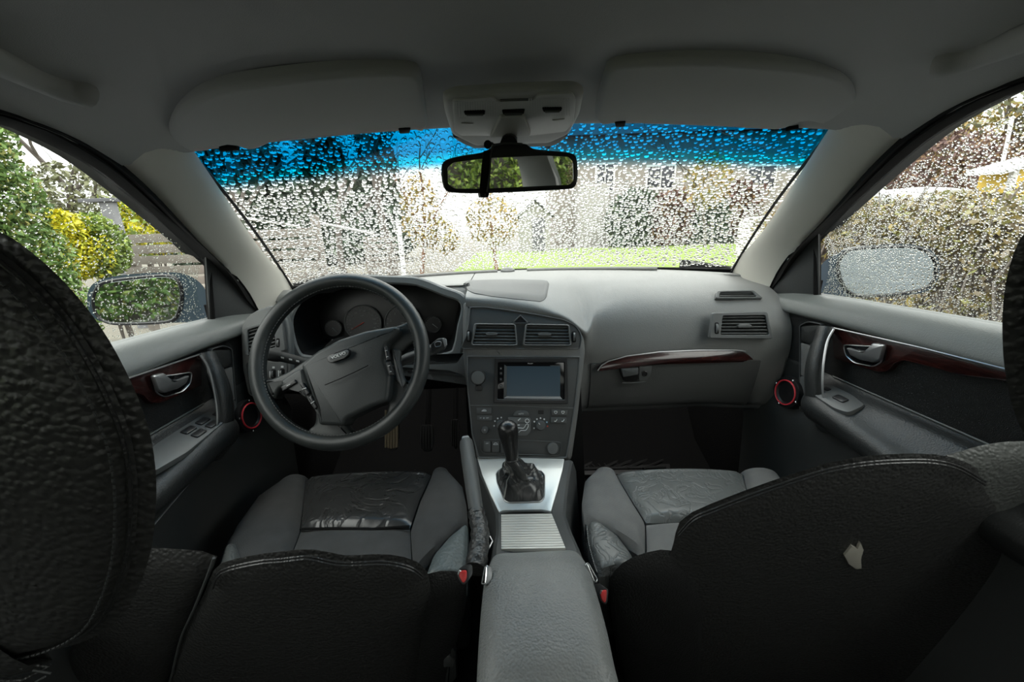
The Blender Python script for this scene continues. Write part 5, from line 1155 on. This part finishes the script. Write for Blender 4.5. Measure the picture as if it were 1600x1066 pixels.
# ---- rear-view mirror with the strap tied round it
MP = Plane(PY(797, 268, .655), V(.115, -.985, -.085)); n = MP.n
rm = thing('rear_view_mirror', MP.p(797, 235), 'black rear-view mirror hanging below the overhead console', 'mirror')
ho = [(690, 280), (690, 258), (698, 249), (720, 243), (752, 238), (765, 232), (780, 224), (820, 224), (832, 231), (850, 234), (890, 238), (901, 244), (904, 262), (903, 284), (896, 294), (870, 297), (760, 302), (708, 301), (695, 296)]
t = MB(); t.plate(resample(cat(MP.l(ho), 5, True), 100, True), n, d=.03, b=.005, seg=3); obj('housing', t, M['black_plastic'], rm)
gq = rnd(MP.l([(699, 262), (708, 254), (760, 247), (850, 243), (888, 245), (895, 252), (896, 283), (890, 289), (760, 295), (710, 295), (700, 288)], .0006), .003, 3)
t = MB(); t.plate(gq, n, d=.002, b=.0003, r=.0002); obj('mirror_glass', t, M['mirror'], rm, smooth=False)
t = MB(); t.tube([MP.p(795, 226, -.014), OP.p(797, 214, .004)], [.014, .012], 12); obj('stalk', t, M['black_plastic'], rm)
sb = thing('elastic_strap', MP.p(761, 308), 'black elastic strap with cord tied around the rear-view mirror', 'strap')
t = MB(); t.plate(rnd(MP.l([(755, 236), (769, 234), (764, 306), (762, 309), (750, 309), (749, 300)], .004), .002, 2), n, d=.040, b=.001, r=.001); obj('band', t, M['matt_black'], sb)
t = MB(); cp = MP.l([(758, 226), (770, 224), (767, 240), (766, 260), (764, 280), (761, 300)], .007)
t.tube(cat(cp, 5), .0013, 6); obj('cord', t, M['dash_dark'], sb)
t = MB(); t.tube(cat(MP.l([(757, 230), (763, 222), (772, 226), (790, 224), (816, 225)], .008), 5), .0016, 6); obj('cord', t, M['dash_dark'], sb)
t = MB(); t.lathe(MP.p(762, 226, .008), n, [(0, -.004), (.006, -.002), (.006, .003), (0, .005)], 10); obj('knot', t, M['matt_black'], sb)
t = MB(); t.plate(rnd(MP.l([(749, 302), (760, 302), (759, 309), (750, 309)], .006), .001, 2), n, d=.008, b=.002, r=.002); obj('buckle', t, M['black_plastic'], sb)
# ---- grab handles
for s, pts, lab, Y in ((-1, [(-70, 62), (-30, 84), (0, 97), (50, 119), (95, 137), (128, 145), (140, 152)], 'grey grab handle on the roof above the driver door', .46), (1, [(1690, 20), (1640, 42), (1600, 60), (1550, 78), (1510, 92), (1480, 98), (1470, 100)], 'grey grab handle on the roof above the passenger door', .46)):
    gp = [PX(x, y, s*(.470+.012*min(i, 3) if i < 5 else .500)) for i, (x, y) in enumerate(pts)]
    gh = thing('grab_handle', gp[3], lab, 'grab handle', 'grab handles')
    c = cat(gp, 5); N_ = len(c)
    t = MB(); t.tube(c, [.0135+.002*sstep(N_*.55, N_*.85, i) if i < N_-2 else (.013 if i == N_-2 else .006) for i in range(N_)], 14, squash=((0, 0, 1), (1.0, .8))); obj('grip', t, M['headliner'], gh)
    t = MB(); t.tube([gp[-2], gp[-2]+V(s*.05, .012, .03)], [.014, .018], 12); obj('end_mount', t, M['headliner'], gh)

# ================================================================== DOOR MIRRORS
for s, ho, gq, lab in ((-1, [(136, 472), (140, 450), (158, 437), (200, 429), (250, 426), (283, 427), (308, 438), (322, 455), (327, 480), (326, 505), (290, 504), (240, 506), (185, 508), (152, 500), (140, 488)],
      [(150, 470), (155, 453), (172, 442), (240, 434), (268, 434), (278, 442), (282, 462), (278, 485), (268, 498), (240, 502), (180, 503), (160, 496), (152, 484)], 'dark blue driver door mirror reflecting green garden'),
     (1, [(1276, 445), (1279, 420), (1300, 400), (1335, 387), (1400, 381), (1440, 385), (1460, 396), (1468, 415), (1464, 440), (1446, 456), (1400, 463), (1340, 464), (1300, 462), (1277, 462)],
      [(1312, 412), (1322, 396), (1340, 391), (1400, 388), (1436, 391), (1452, 402), (1458, 418), (1454, 438), (1440, 449), (1400, 457), (1345, 460), (1326, 452), (1315, 434)], 'dark blue passenger door mirror beaded with rain')):
    mpn = V(.08 if s < 0 else -.36, -1, -.02 if s < 0 else -.08).normalized(); pl = Plane(PY(235 if s < 0 else 1380, 468 if s < 0 else 425, .985), mpn)
    dm_ = thing('door_mirror', pl.p(325 if s < 0 else 1278, 500 if s < 0 else 458), lab, 'door mirror', 'door mirrors')
    t = MB(); t.pillow(resample(cat(pl.l(ho), 5, True), 80, True), mpn, .0, .09, rings=9, p=2.4); obj('housing', t, M['car_paint'], dm_)
    O_ = resample(cat(pl.l(gq), 5, True), 80, True)
    t = MB(); t.frame(inset(O_, mpn, -.008), O_, mpn, d=.02, b=.003, r=.006); obj('bezel', t, M['black_plastic'], dm_)
    t = MB(); t.plate(O_, mpn, d=.002, b=.0003, r=.003); obj('mirror_glass', t, M['side_mirror'], dm_, smooth=False)
    f_ = pl.p(326 if s < 0 else 1277, 490 if s < 0 else 450); t = MB(); t.box(f_+V(-s*.045, .035, -.005), .12, .06, .05, bev=.015); obj('foot', t, M['car_paint'], dm_)
# ================================================================== OUTSIDE: ROAD, LAWN, HEDGES, HOUSE
def flat(name, x0, x1, y0, y1, z, m, lab=None):
    t = MB(); nx, ny = 12, 12
    t.slab([[V(x0+(x1-x0)*i/nx, y0+(y1-y0)*j/ny, z) for i in range(nx+1)] for j in range(ny+1)], V(0, 0, -.05)); return tag(obj(name, t, M[m]), lab, None, None, 'structure')
flat('ground', -90, 90, -60, 120, ROAD, 'earth', 'bare earth and gravel around the car')
flat('road', -3.2, 2.6, -14, 10.6, ROAD+.012, 'asphalt', 'wet grey drive the car stands on')
flat('lawn', -1.6, 22, 10.6, 24, ROAD+.02, 'grass', 'green lawn between the drive and the house')
flat('field', -20, 20, -40, -6, ROAD+.015, 'grass', 'green grass behind the car')
rs_ = np.random.RandomState(11)
def leaves(name, blobs, size, mt, parent, aspect=1.6, kind='stuff', drop=0.0):
    """leaf blades scattered through ellipsoid clumps: (centre, radii, count)"""
    Vs, n_tot = [], 0
    for c, r_, k in blobs:
        d = rs_.normal(size=(k, 3)); d /= np.linalg.norm(d, axis=1)[:, None]; rr_ = rs_.uniform(.25, 1, size=(k, 1))**.45
        p = np.array(c)+d*rr_*np.array(r_)
        a = rs_.normal(size=(k, 3)); a[:, 2] -= drop; a /= np.linalg.norm(a, axis=1)[:, None]; b = np.cross(a, rs_.normal(size=(k, 3))); b /= np.linalg.norm(b, axis=1)[:, None]
        s_ = size*rs_.uniform(.6, 1.4, size=(k, 1)); a *= s_*aspect*.5; b *= s_*.5
        Vs.append(np.stack([p-a, p+b*.8, p+a, p-b*.8], 1)); n_tot += k
    v = np.concatenate(Vs).reshape(-1, 3)
    m_ = MB(); m_.v = v.tolist(); m_.f = [(4*i, 4*i+1, 4*i+2, 4*i+3) for i in range(n_tot)]
    return obj(name, m_, M[mt], parent, smooth=False, recalc=False, kind=kind)
def branches(base, h, r, lev, spread, rng, tubes, d=None, up=.25):
    d = d or V(rng.uniform(-.1, .1), rng.uniform(-.1, .1), 1).normalized()
    pts = [base]; q = base
    for i in range(4):
        d = (d+V(rng.uniform(-1, 1), rng.uniform(-1, 1), rng.uniform(-.3, .6))*spread*.25).normalized(); q = q+d*(h/4); pts.append(q)
    tubes.append((pts, [r*(1-.13*i) for i in range(5)]))
    if lev > 0:
        for k in range(3 if lev > 1 else 4):
            i = rng.choice((2, 3, 4)); nd = (d+V(rng.uniform(-1, 1), rng.uniform(-1, 1), rng.uniform(-.2, .8))*spread).normalized()
            branches(pts[i], h*rng.uniform(.55, .75), r*.5, lev-1, spread, rng, tubes, nd)
def tree(name, label, base, h, r, lev, spread, seed, foliage=None, bark='bark', group=None, cat_='tree'):
    rng = random.Random(seed); tb = []; branches(V(*base), h, r, lev, spread, rng, tb)
    T = thing(name, V(*base), label, cat_, group)
    t = MB(); t.tube(tb[0][0], tb[0][1], 8); obj('trunk', t, M[bark], T)
    t = MB()
    for p_, r_ in tb[1:]: t.tube(p_, r_, 5, caps=False)
    obj('branches', t, M[bark], T, kind='stuff')
    if foliage: leaves('foliage', foliage[0], foliage[1], foliage[2], T)
    return T
def G(px, py, Y): p = PY(px, py, Y); return p
# ---- left of the car
c = G(5, 330, 3.0)
T = thing('thuja', V(c.x, c.y, ROAD), 'tall green thuja conifer beyond the driver window', 'conifer')
leaves('foliage', [((c.x-.15, c.y, -.5+.42*i), (.44-.045*i, .44-.045*i, .40), 7000-900*i) for i in range(5)]+[((c.x+.02+rs_.uniform(-.3, .25), c.y-.25+rs_.uniform(-.2, .2), rs_.uniform(-.7, .6)), (.13, .13, .25), 700) for i in range(14)], .022, 'thuja_leaf', T, 2.2, drop=.6)
t = MB(); t.tube([V(c.x-.15, c.y, ROAD), V(c.x-.15, c.y, .9)], [.08, .02], 8); obj('trunk', t, M['bark'], T)
leaves('turned_sprigs', [((c.x+.1, c.y-.5, .05), (.3, .1, .5), 60)], .025, 'ochre_leaf', T, 2.0)
def bush(name, label, px, py, Y, rx, rz, n, size, mt, group=None, extra=None):
    c = G(px, py, Y); T = thing(name, V(c.x, c.y, ROAD), label, 'shrub', group)
    leaves('foliage', [((c.x, c.y, c.z), (rx, rx*.8, rz), n)]+[((c.x+rs_.uniform(-rx, rx)*.7, c.y-rx*.4, c.z+rs_.uniform(-rz, rz)*.8), (rx*.32, rx*.32, rz*.3), n//9) for _ in range(9)], size, mt, T)
    if extra: leaves('sprigs', [((c.x, c.y-rx*.5, c.z), (rx, rx*.6, rz), n//6)], size, extra, T)
    rng = random.Random(px); t = MB()
    for k in range(7): t.tube([V(c.x+rng.uniform(-.1, .1), c.y, ROAD), V(c.x+rng.uniform(-rx, rx)*.5, c.y-rx*.2, c.z-rz*.3), V(c.x+rng.uniform(-rx, rx)*.9, c.y-rx*.3, c.z+rz*.7)], [.014, .010, .004], 5)
    obj('stems', t, M['bark'], T, kind='stuff'); return T
bush('yellow_shrub', 'bright yellow leaved shrub right beside the thuja', 100, 384, 4.4, .26, .40, 5000, .034, 'yellow_leaf')
bush('green_shrub', 'yellow-green shrub between the yellow shrub and the fence', 152, 386, 4.7, .32, .38, 4500, .032, 'green_leaf', extra='yellow_leaf')
bush('yellow_shrub', 'yellow shrub standing behind the slatted fence', 236, 352, 8.2, .75, .65, 1500, .10, 'yellow_leaf', extra='green_leaf')
tree('bare_tree', 'mossy bare branched tree behind the thuja', (G(70, 400, 8).x, 8, ROAD), 2.3, .11, 4, 1.0, 5, ([((G(130, 300, 8).x, 8, G(130, 300, 8).z), (1.1, .8, .55), 1500)], .07, 'moss_leaf'))
tree('bare_tree', 'thin bare tree above the concrete gatepost', (G(200, 400, 9).x, 9.5, ROAD), 2.0, .07, 4, .8, 9, ([((G(215, 310, 9).x, 9.5, .7), (.9, .8, .6), 900)], .07, 'green_leaf'))
# concrete gatepost with flat cap
gpst = thing('gatepost', V(G(202, 400, 5.6).x, 5.6, ROAD), 'grey concrete gatepost with a flat dark cap', 'gatepost')
a, b = G(190, 430, 5.6), G(216, 430, 5.6); top_z = G(202, 314, 5.6).z; cx_ = (a.x+b.x)/2
t = MB(); t.box(V(cx_, 5.6, (ROAD+top_z)/2), (b.x-a.x)*.85, .06, top_z-ROAD, bev=.012); obj('shaft', t, M['concrete'], gpst)
t = MB(); t.box(V(cx_-.10, 5.6, top_z+.02), (b.x-a.x)*2.0, .12, .045, bev=.01); obj('cap', t, M['roof_grey'], gpst)
# slatted fence
def fence(name, label, x0, x1, Y, zs, hh, posts, mt='fence_wood'):
    f_ = thing(name, V((x0+x1)/2, Y, ROAD), label, 'fence')
    for z_ in zs:
        t = MB(); t.box(V((x0+x1)/2, Y, z_), x1-x0, .022, hh, bev=.004); obj('slat', t, M[mt], f_)
    for xp, zt, m_ in posts:
        t = MB(); t.box(V(xp, Y+.05, (ROAD+zt)/2), .09, .09, zt-ROAD, bev=.008); obj('post', t, M[m_], f_)
    return f_
fx0, fx1 = G(186, 390, 5.2).x, G(497, 390, 5.2).x
fence('slatted_fence', 'long pale wooden fence of wide horizontal slats, seen through driver window and windscreen', fx0, fx1, 5.2, [G(300, y, 5.2).z for y in (370, 387, 404, 421, 438, 455, 472)], .105, [(fx0+.1, .05, 'fence_wood'), (G(330, 390, 5.2).x, .0, 'fence_wood'), (fx1, G(497, 335, 5.2).z, 'fence_wood')])
gx0, gx1 = G(574, 400, 7).x, G(622, 400, 7).x
fence('slatted_gate', 'small slatted wooden gate beside the white post', gx0, gx1, 7, [G(600, y, 7).z for y in (374, 384, 394, 404, 414, 424, 434)], .075, [(gx0, G(575, 370, 7).z, 'fence_wood')])
wp = thing('gate_post', V(G(628, 400, 6.9).x, 6.9, ROAD), 'white painted post at the edge of the lawn', 'post')
t = MB(); t.box(V(G(628, 400, 6.9).x, 6.9, (ROAD+G(628, 348, 6.9).z)/2), .07, .07, G(628, 348, 6.9).z-ROAD, bev=.006); obj('shaft', t, M['white_paint'], wp)
t = MB(); t.box(V(G(628, 400, 6.9).x, 6.9, G(628, 346, 6.9).z), .09, .09, .03, bev=.006); obj('cap', t, M['white_paint'], wp)
for i, (p, q, lab) in enumerate((((362, 338), (468, 354), 'thin white rail rising above the slatted fence'), ((504, 349), (582, 365), 'thin white rail behind the gap beside the slatted gate'))):
    rl = thing('white_rail', G(*q, 7.2), lab, 'rail'); t = MB(); t.tube([G(*p, 6.6), G(*q, 7.2)], .022, 8); obj('bar', t, M['white_paint'], rl)
    t = MB(); e = G(*q, 7.2); t.tube([V(e.x, e.y, ROAD), e], .02, 8); obj('support', t, M['white_paint'], rl)
# ---- ahead: conifers, autumn trees, house
for i, (px, Y, h, w) in enumerate(((330, 17, 6.6, 1.5), (425, 19, 7.2, 1.7), (520, 18, 7.0, 1.6), (600, 20, 6.8, 1.4))):
    x = G(px, 360, Y).x; T = thing('dark_conifer', V(x, Y, ROAD), ['dark conifer at the left edge of the windscreen', 'dark conifer second from the windscreen left edge', 'dark conifer third from the windscreen left edge', 'dark conifer nearest the open sky beside the mirror'][i], 'conifer', 'conifers ahead')
    leaves('foliage', [((x+rs_.uniform(-.2, .2), Y, ROAD+.8+h*f), (w*(1-f)+.25, w*(1-f)+.25, h*.10), int(700*(1.15-f))) for f in [k/9 for k in range(9)]], .28, 'conifer_leaf', T, 2, drop=.5)
    t = MB(); t.tube([V(x, Y, ROAD), V(x, Y, ROAD+h)], [.16, .03], 8); obj('trunk', t, M['bark'], T)
tree('bare_tree', 'dark bare tree trunk ahead, left of the slatted gate', (G(372, 400, 11).x, 11, ROAD), 3.2, .13, 4, .7, 21, None, 'bark')
tree('bare_tree', 'dark bare tree with two stems behind the slatted gate', (G(612, 400, 12).x, 12, ROAD), 3.2, .15, 4, .7, 22, None, 'bark')
tree('bare_tree', 'bare tree behind the gap in the fence', (G(535, 400, 10).x, 10, ROAD), 2.6, .10, 4, .9, 26, None, 'bark')
tree('autumn_tree', 'small ochre leaved tree left of the rear-view mirror', (G(655, 400, 11).x, 11, ROAD), 2.2, .06, 3, .7, 23, ([((G(655, 310, 11).x, 11, .6), (.55, .5, 1.0), 700), ((G(690, 360, 11).x, 11, -.1), (.5, .4, .5), 400)], .10, 'ochre_leaf'), 'post_brown')
tree('autumn_tree', 'brown stemmed young tree below the rear-view mirror', (G(775, 400, 12).x, 12, ROAD), 2.0, .06, 3, .8, 24, ([((G(770, 340, 12).x, 12, .3), (.8, .5, .8), 700)], .10, 'ochre_leaf'), 'post_brown')
# house
HY = 27.0
hx0, hx1 = G(868, 330, HY).x, G(1330, 330, HY).x; hz1 = 5.6
ho_ = thing('house', V((hx0+hx1)/2, HY, ROAD), 'pale rendered house with dark windows beyond the lawn', 'house')
t = MB(); t.box(V((hx0+hx1)/2, HY+3, (ROAD+hz1)/2), hx1-hx0, 6, hz1-ROAD, bev=.05); obj('walls', t, M['render_wall'], ho_)
t = MB(); ov = .5; yA, yB = HY-ov, HY+6+ov
t.rings([[V(x, yA, hz1), V(x, HY+3, hz1+2.4), V(x, yB, hz1), V(x, HY+3, hz1+2.15)] for x in (hx0-ov, hx1+ov)], cap0=True, cap1=True); obj('roof', t, M['roof_grey'], ho_)
for (xa, ya, xb, yb) in ((1010, 258, 1054, 296), (1168, 258, 1210, 298), (1060, 330, 1085, 372), (930, 255, 960, 300)):
    p, q = G(xa, ya, HY-.02), G(xb, yb, HY-.02); w_, h_ = q.x-p.x, abs(p.z-q.z); cx_, cz_ = (p.x+q.x)/2, (p.z+q.z)/2
    O_ = [V(cx_-w_/2, HY-.02, cz_-h_/2), V(cx_+w_/2, HY-.02, cz_-h_/2), V(cx_+w_/2, HY-.02, cz_+h_/2), V(cx_-w_/2, HY-.02, cz_+h_/2)]
    t = MB(); t.frame(O_, inset(O_, V(0, -1, 0), .12), V(0, -1, 0), d=.1, b=.01, r=.05); wf = obj('window', t, M['white_paint'], ho_)
    t = MB(); t.plate(inset(O_, V(0, -1, 0), .1), V(0, -1, 0), d=.02, b=.002, r=-.0+.01); obj('pane', t, M['house_glass'], wf)
    t = MB(); t.box(V(cx_, HY-.06, cz_), .06, .06, h_-.2); obj('mullion', t, M['white_paint'], wf)
p, q = G(908, 288, HY-2), G(950, 372, HY-2)
t = MB(); t.box(V((p.x+q.x)/2, HY-1, (ROAD+p.z)/2), q.x-p.x, 2, p.z-ROAD, bev=.03); obj('porch', t, M['render_white'], ho_)
# gabled shed left of the house
sx0, sx1, SY = G(812, 370, 22).x, G(860, 370, 22).x, 22.0; sz = G(830, 336, 22).z; sz2 = G(836, 314, 22).z
sh = thing('garden_shed', V((sx0+sx1)/2, SY, ROAD), 'small white gabled shed at the left end of the house', 'shed')
t = MB(); t.rings([[V(sx0, y, ROAD), V(sx1, y, ROAD), V(sx1, y, sz), V((sx0+sx1)/2, y, sz2), V(sx0, y, sz)] for y in (SY, SY+2)], cap0=True, cap1=True); obj('walls', t, M['render_white'], sh, smooth=False)
t = MB(); t.slab([[V(x, y, z_) for y in (SY-.2, SY+2.2)] for x, z_ in ((sx0-.2, sz-.15), ((sx0+sx1)/2, sz2+.03), (sx1+.2, sz-.15))], V(0, 0, .08)); obj('roof', t, M['roof_grey'], sh, smooth=False)
t = MB(); t.box(V((sx0+sx1)/2+.2, SY-.02, ROAD+.9), .7, .05, 1.8, bev=.01); obj('door', t, M['roof_grey'], sh)
for i, (px, py, rx, rz) in enumerate(((985, 345, 1.5, 1.7), (1040, 340, 1.7, 1.5), (1100, 345, 1.6, 1.5), (1150, 335, 1.4, 1.9))):
    bush('grey_bush', ['grey-green bush before the house, nearest its porch', 'grey-green bush before the house, below its left window', 'grey-green bush before the house, between its windows', 'grey-green bush before the house, below its right window'][i], px, py, 23.5, rx, rz, 1500, .22, 'conifer_leaf' if i % 2 == 0 else 'bronze_leaf', 'bushes before the house')
tree('bare_tree', 'slim bare tree in front of the house wall', (G(1100, 400, 20).x, 20, ROAD), 3.4, .09, 4, .6, 31, ([((G(1105, 300, 20).x, 20, 2.0), (1.2, .8, 1.4), 700)], .15, 'ochre_leaf'), 'bark')
wc = thing('white_cover', V(G(1192, 352, 14).x, 14, ROAD), 'white rounded cover at the right edge of the lawn', 'cover')
p = G(1192, 350, 14); t = MB(); t.lathe(V(p.x, 14, ROAD), (0, 0, 1), [(.75, .0), (.75, p.z-ROAD), (.72, p.z-ROAD+.12), (.5, p.z-ROAD+.24), (0, p.z-ROAD+.28)], 24); obj('hood', t, M['white_paint'], wc)
for a_, b_ in (((1152, 317), (1182, 339)), ((1150, 338), (1174, 354))):
    t = MB(); t.tube([G(*a_, 13.9), G(*b_, 13.9)], .018, 6); obj('guy_line', t, M['white_paint'], wc)
# ---- right of the car: clipped hedge, roofs and trees behind it
HX0, HX1, HZ = 2.9, 3.7, .135
hd = thing('hedge', V(3.3, 2, ROAD), 'long clipped brown and green hedge beside the passenger door', 'hedge')
bl = []
for i in range(30):
    y = -6.0+i*.36
    for z_ in (-1.0, -.62, -.24, -.06): bl.append(((3.25+rs_.uniform(-.06, .06), y, z_), (.42, .30, .24 if z_ > -.2 else .30), 900))
leaves('foliage', bl, .034, 'hedge_leaf', hd)
t = MB(); t.box(V(3.35, -.75, -.58), .5, 10.4, 1.1, bev=.1); obj('dark_core', t, M['bark'], hd)
t = MB(); rng = random.Random(3)
for i in range(60):
    y = -1.2+i*.095; t.tube([V(3.0, y, ROAD), V(2.95+rng.uniform(-.1, .1), y+rng.uniform(-.2, .2), -.4), V(2.95+rng.uniform(-.1, .15), y+rng.uniform(-.3, .3), .17+rng.uniform(-.05, .1))], [.012, .008, .003], 4)
obj('stems', t, M['bark_pale'], hd, kind='stuff')
leaves('fallen_leaves', [((2.7, 1.8+i*.4, -.95+.1*(i % 3)), (.2, .3, .22), 90) for i in range(8)], .04, 'ochre_leaf', hd)
rf = thing('flat_roof_shelter', V(9.0, 6.9, ROAD), 'low pale roofed shelter just showing over the hedge', 'shelter')
p, q = PY(1408, 306, 6.6), PY(1560, 299, 6.6)
t = MB(); t.slab([[V(p.x+(q.x-p.x)*i/6, 6.6+j*.5, p.z+(.0 if j == 0 else .10)+.06*math.sin(i/6*math.pi)) for i in range(7)] for j in range(3)], V(0, 0, -.12)); obj('roof', t, M['roof_pale'], rf)
for x in (p.x+.2, (p.x+q.x)/2, q.x-.2):
    t = MB(); t.box(V(x, 7.1, (ROAD+p.z-.1)/2), .1, .1, p.z-.1-ROAD, bev=.01); obj('post', t, M['fence_wood'], rf)
p, q = PY(1338, 309, 12), PY(1398, 309, 12); ap = PY(1362, 293, 12)
nb = thing('neighbour_house', V((p.x+q.x)/2, 12, ROAD), 'pale roofed house beyond the hedge, nearest the windscreen pillar', 'house')
t = MB(); t.rings([[V(p.x, y, p.z), V(ap.x, y, ap.z), V(q.x, y, q.z), V(ap.x, y, ap.z-.15)] for y in (12, 15)], cap0=True, cap1=True); obj('roof', t, M['roof_pale'], nb, smooth=False)
t = MB(); t.box(V((p.x+q.x)/2, 13.5, (ROAD+p.z)/2), q.x-p.x-.3, 2.8, p.z-ROAD+.1); obj('walls', t, M['render_white'], nb)
p, q = PY(1582, 264, 6.0), PY(1640, 330, 6.0)
yh = thing('yellow_shed', V((p.x+q.x)/2, 6.0, ROAD), 'yellow wooden shed with white eaves at the far end of the hedge', 'shed')
t = MB(); t.box(V((p.x+q.x)/2+.3, 6.2, (ROAD+p.z)/2), q.x-p.x+.6, .4, p.z-ROAD, bev=.01); obj('walls', t, M['yellow_paint'], yh)
e1, e2 = PY(1568, 272, 5.9), PY(1650, 250, 5.9); t = MB(); t.slab([[e1+V(0, j*.25, .02*j), e1.lerp(e2, .5)+V(0, j*.25, .02*j), e2+V(0, j*.25, .02*j)] for j in range(3)], V(0, 0, .07)); obj('eaves', t, M['roof_pale'], yh)
t = MB(); t.box(V(p.x+.03, 5.99, (ROAD+p.z)/2), .08, .06, p.z-ROAD); obj('corner_board', t, M['white_paint'], yh)
pole = thing('flag_pole', V(PY(1557, 300, 6.4).x, 6.4, ROAD), 'slender pale pole rising above the hedge beside the yellow shed', 'pole')
a, b = PY(1557, 297, 6.4), PY(1582, 185, 6.4); t = MB(); t.tube([a+(a-b)*1.2, a, b], [.03, .026, .02], 8); obj('shaft', t, M['white_paint'], pole)
t = MB(); t.lathe(b, (0, 0, 1), [(0, -.03), (.035, 0), (0, .04)], 10); obj('tip', t, M['white_paint'], pole)
def rt(px, Y): return PY(px, 330, Y).x
tree('bronze_tree', 'purple-brown leaved tree behind the low shelter roof', (rt(1455, 9), 9, ROAD), 1.7, .10, 3, .9, 41, ([((rt(1460, 9), 9, 1.0), (1.2, 1.0, .75), 3500)], .065, 'bronze_leaf'))
tree('autumn_tree', 'tall ochre leaved tree behind the pale pole', (rt(1550, 9), 9.5, ROAD), 2.4, .12, 3, .8, 42, ([((rt(1545, 9), 9.5, 1.5), (1.2, 1.0, .9), 2200)], .065, 'ochre_leaf'))
tree('bare_tree', 'wide bare tree above the hedge near the pillar', (rt(1405, 10), 10, ROAD), 2.6, .10, 4, .9, 43, ([((rt(1400, 10), 10, 1.5), (1.5, 1.0, 1.2), 500)], .08, 'moss_leaf'), 'bark_pale')
tree('bare_tree', 'tall bare tree with fine twigs above the yellow shed', (rt(1610, 8), 8.2, ROAD), 3.3, .12, 5, .9, 44, ([((rt(1600, 8), 8.2, 2.7), (1.9, 1.2, 1.3), 900)], .08, 'moss_leaf'), 'bark_pale')
# ---- behind the car, seen in the mirrors
rh = thing('hedge', V(0, -9, ROAD), 'green garden hedge behind the car, seen in the mirrors', 'hedge')
leaves('foliage', [((-10+i*1.1, -9+rs_.uniform(-.4, .4), -.2), (1.0, .6, 1.3), 2200) for i in range(19)], .085, 'green_leaf', rh)
t = MB(); t.box(V(0, -9.3, -.4), 20, .6, 1.4, bev=.2); obj('dark_core', t, M['bark'], rh)
lh = thing('hedge', V(-4.0, -4, ROAD), 'green hedge on the driver side behind the car, seen in the door mirror', 'hedge')
leaves('foliage', [((-3.6-.05*i, -.6-i*.6, -.1), (.5, .6, 1.1), 2200) for i in range(12)], .045, 'thuja_leaf', lh)
t = MB(); t.box(V(-4.1, -4.2, -.4), .3, 7, 1.3, bev=.1); obj('dark_core', t, M['bark'], lh)
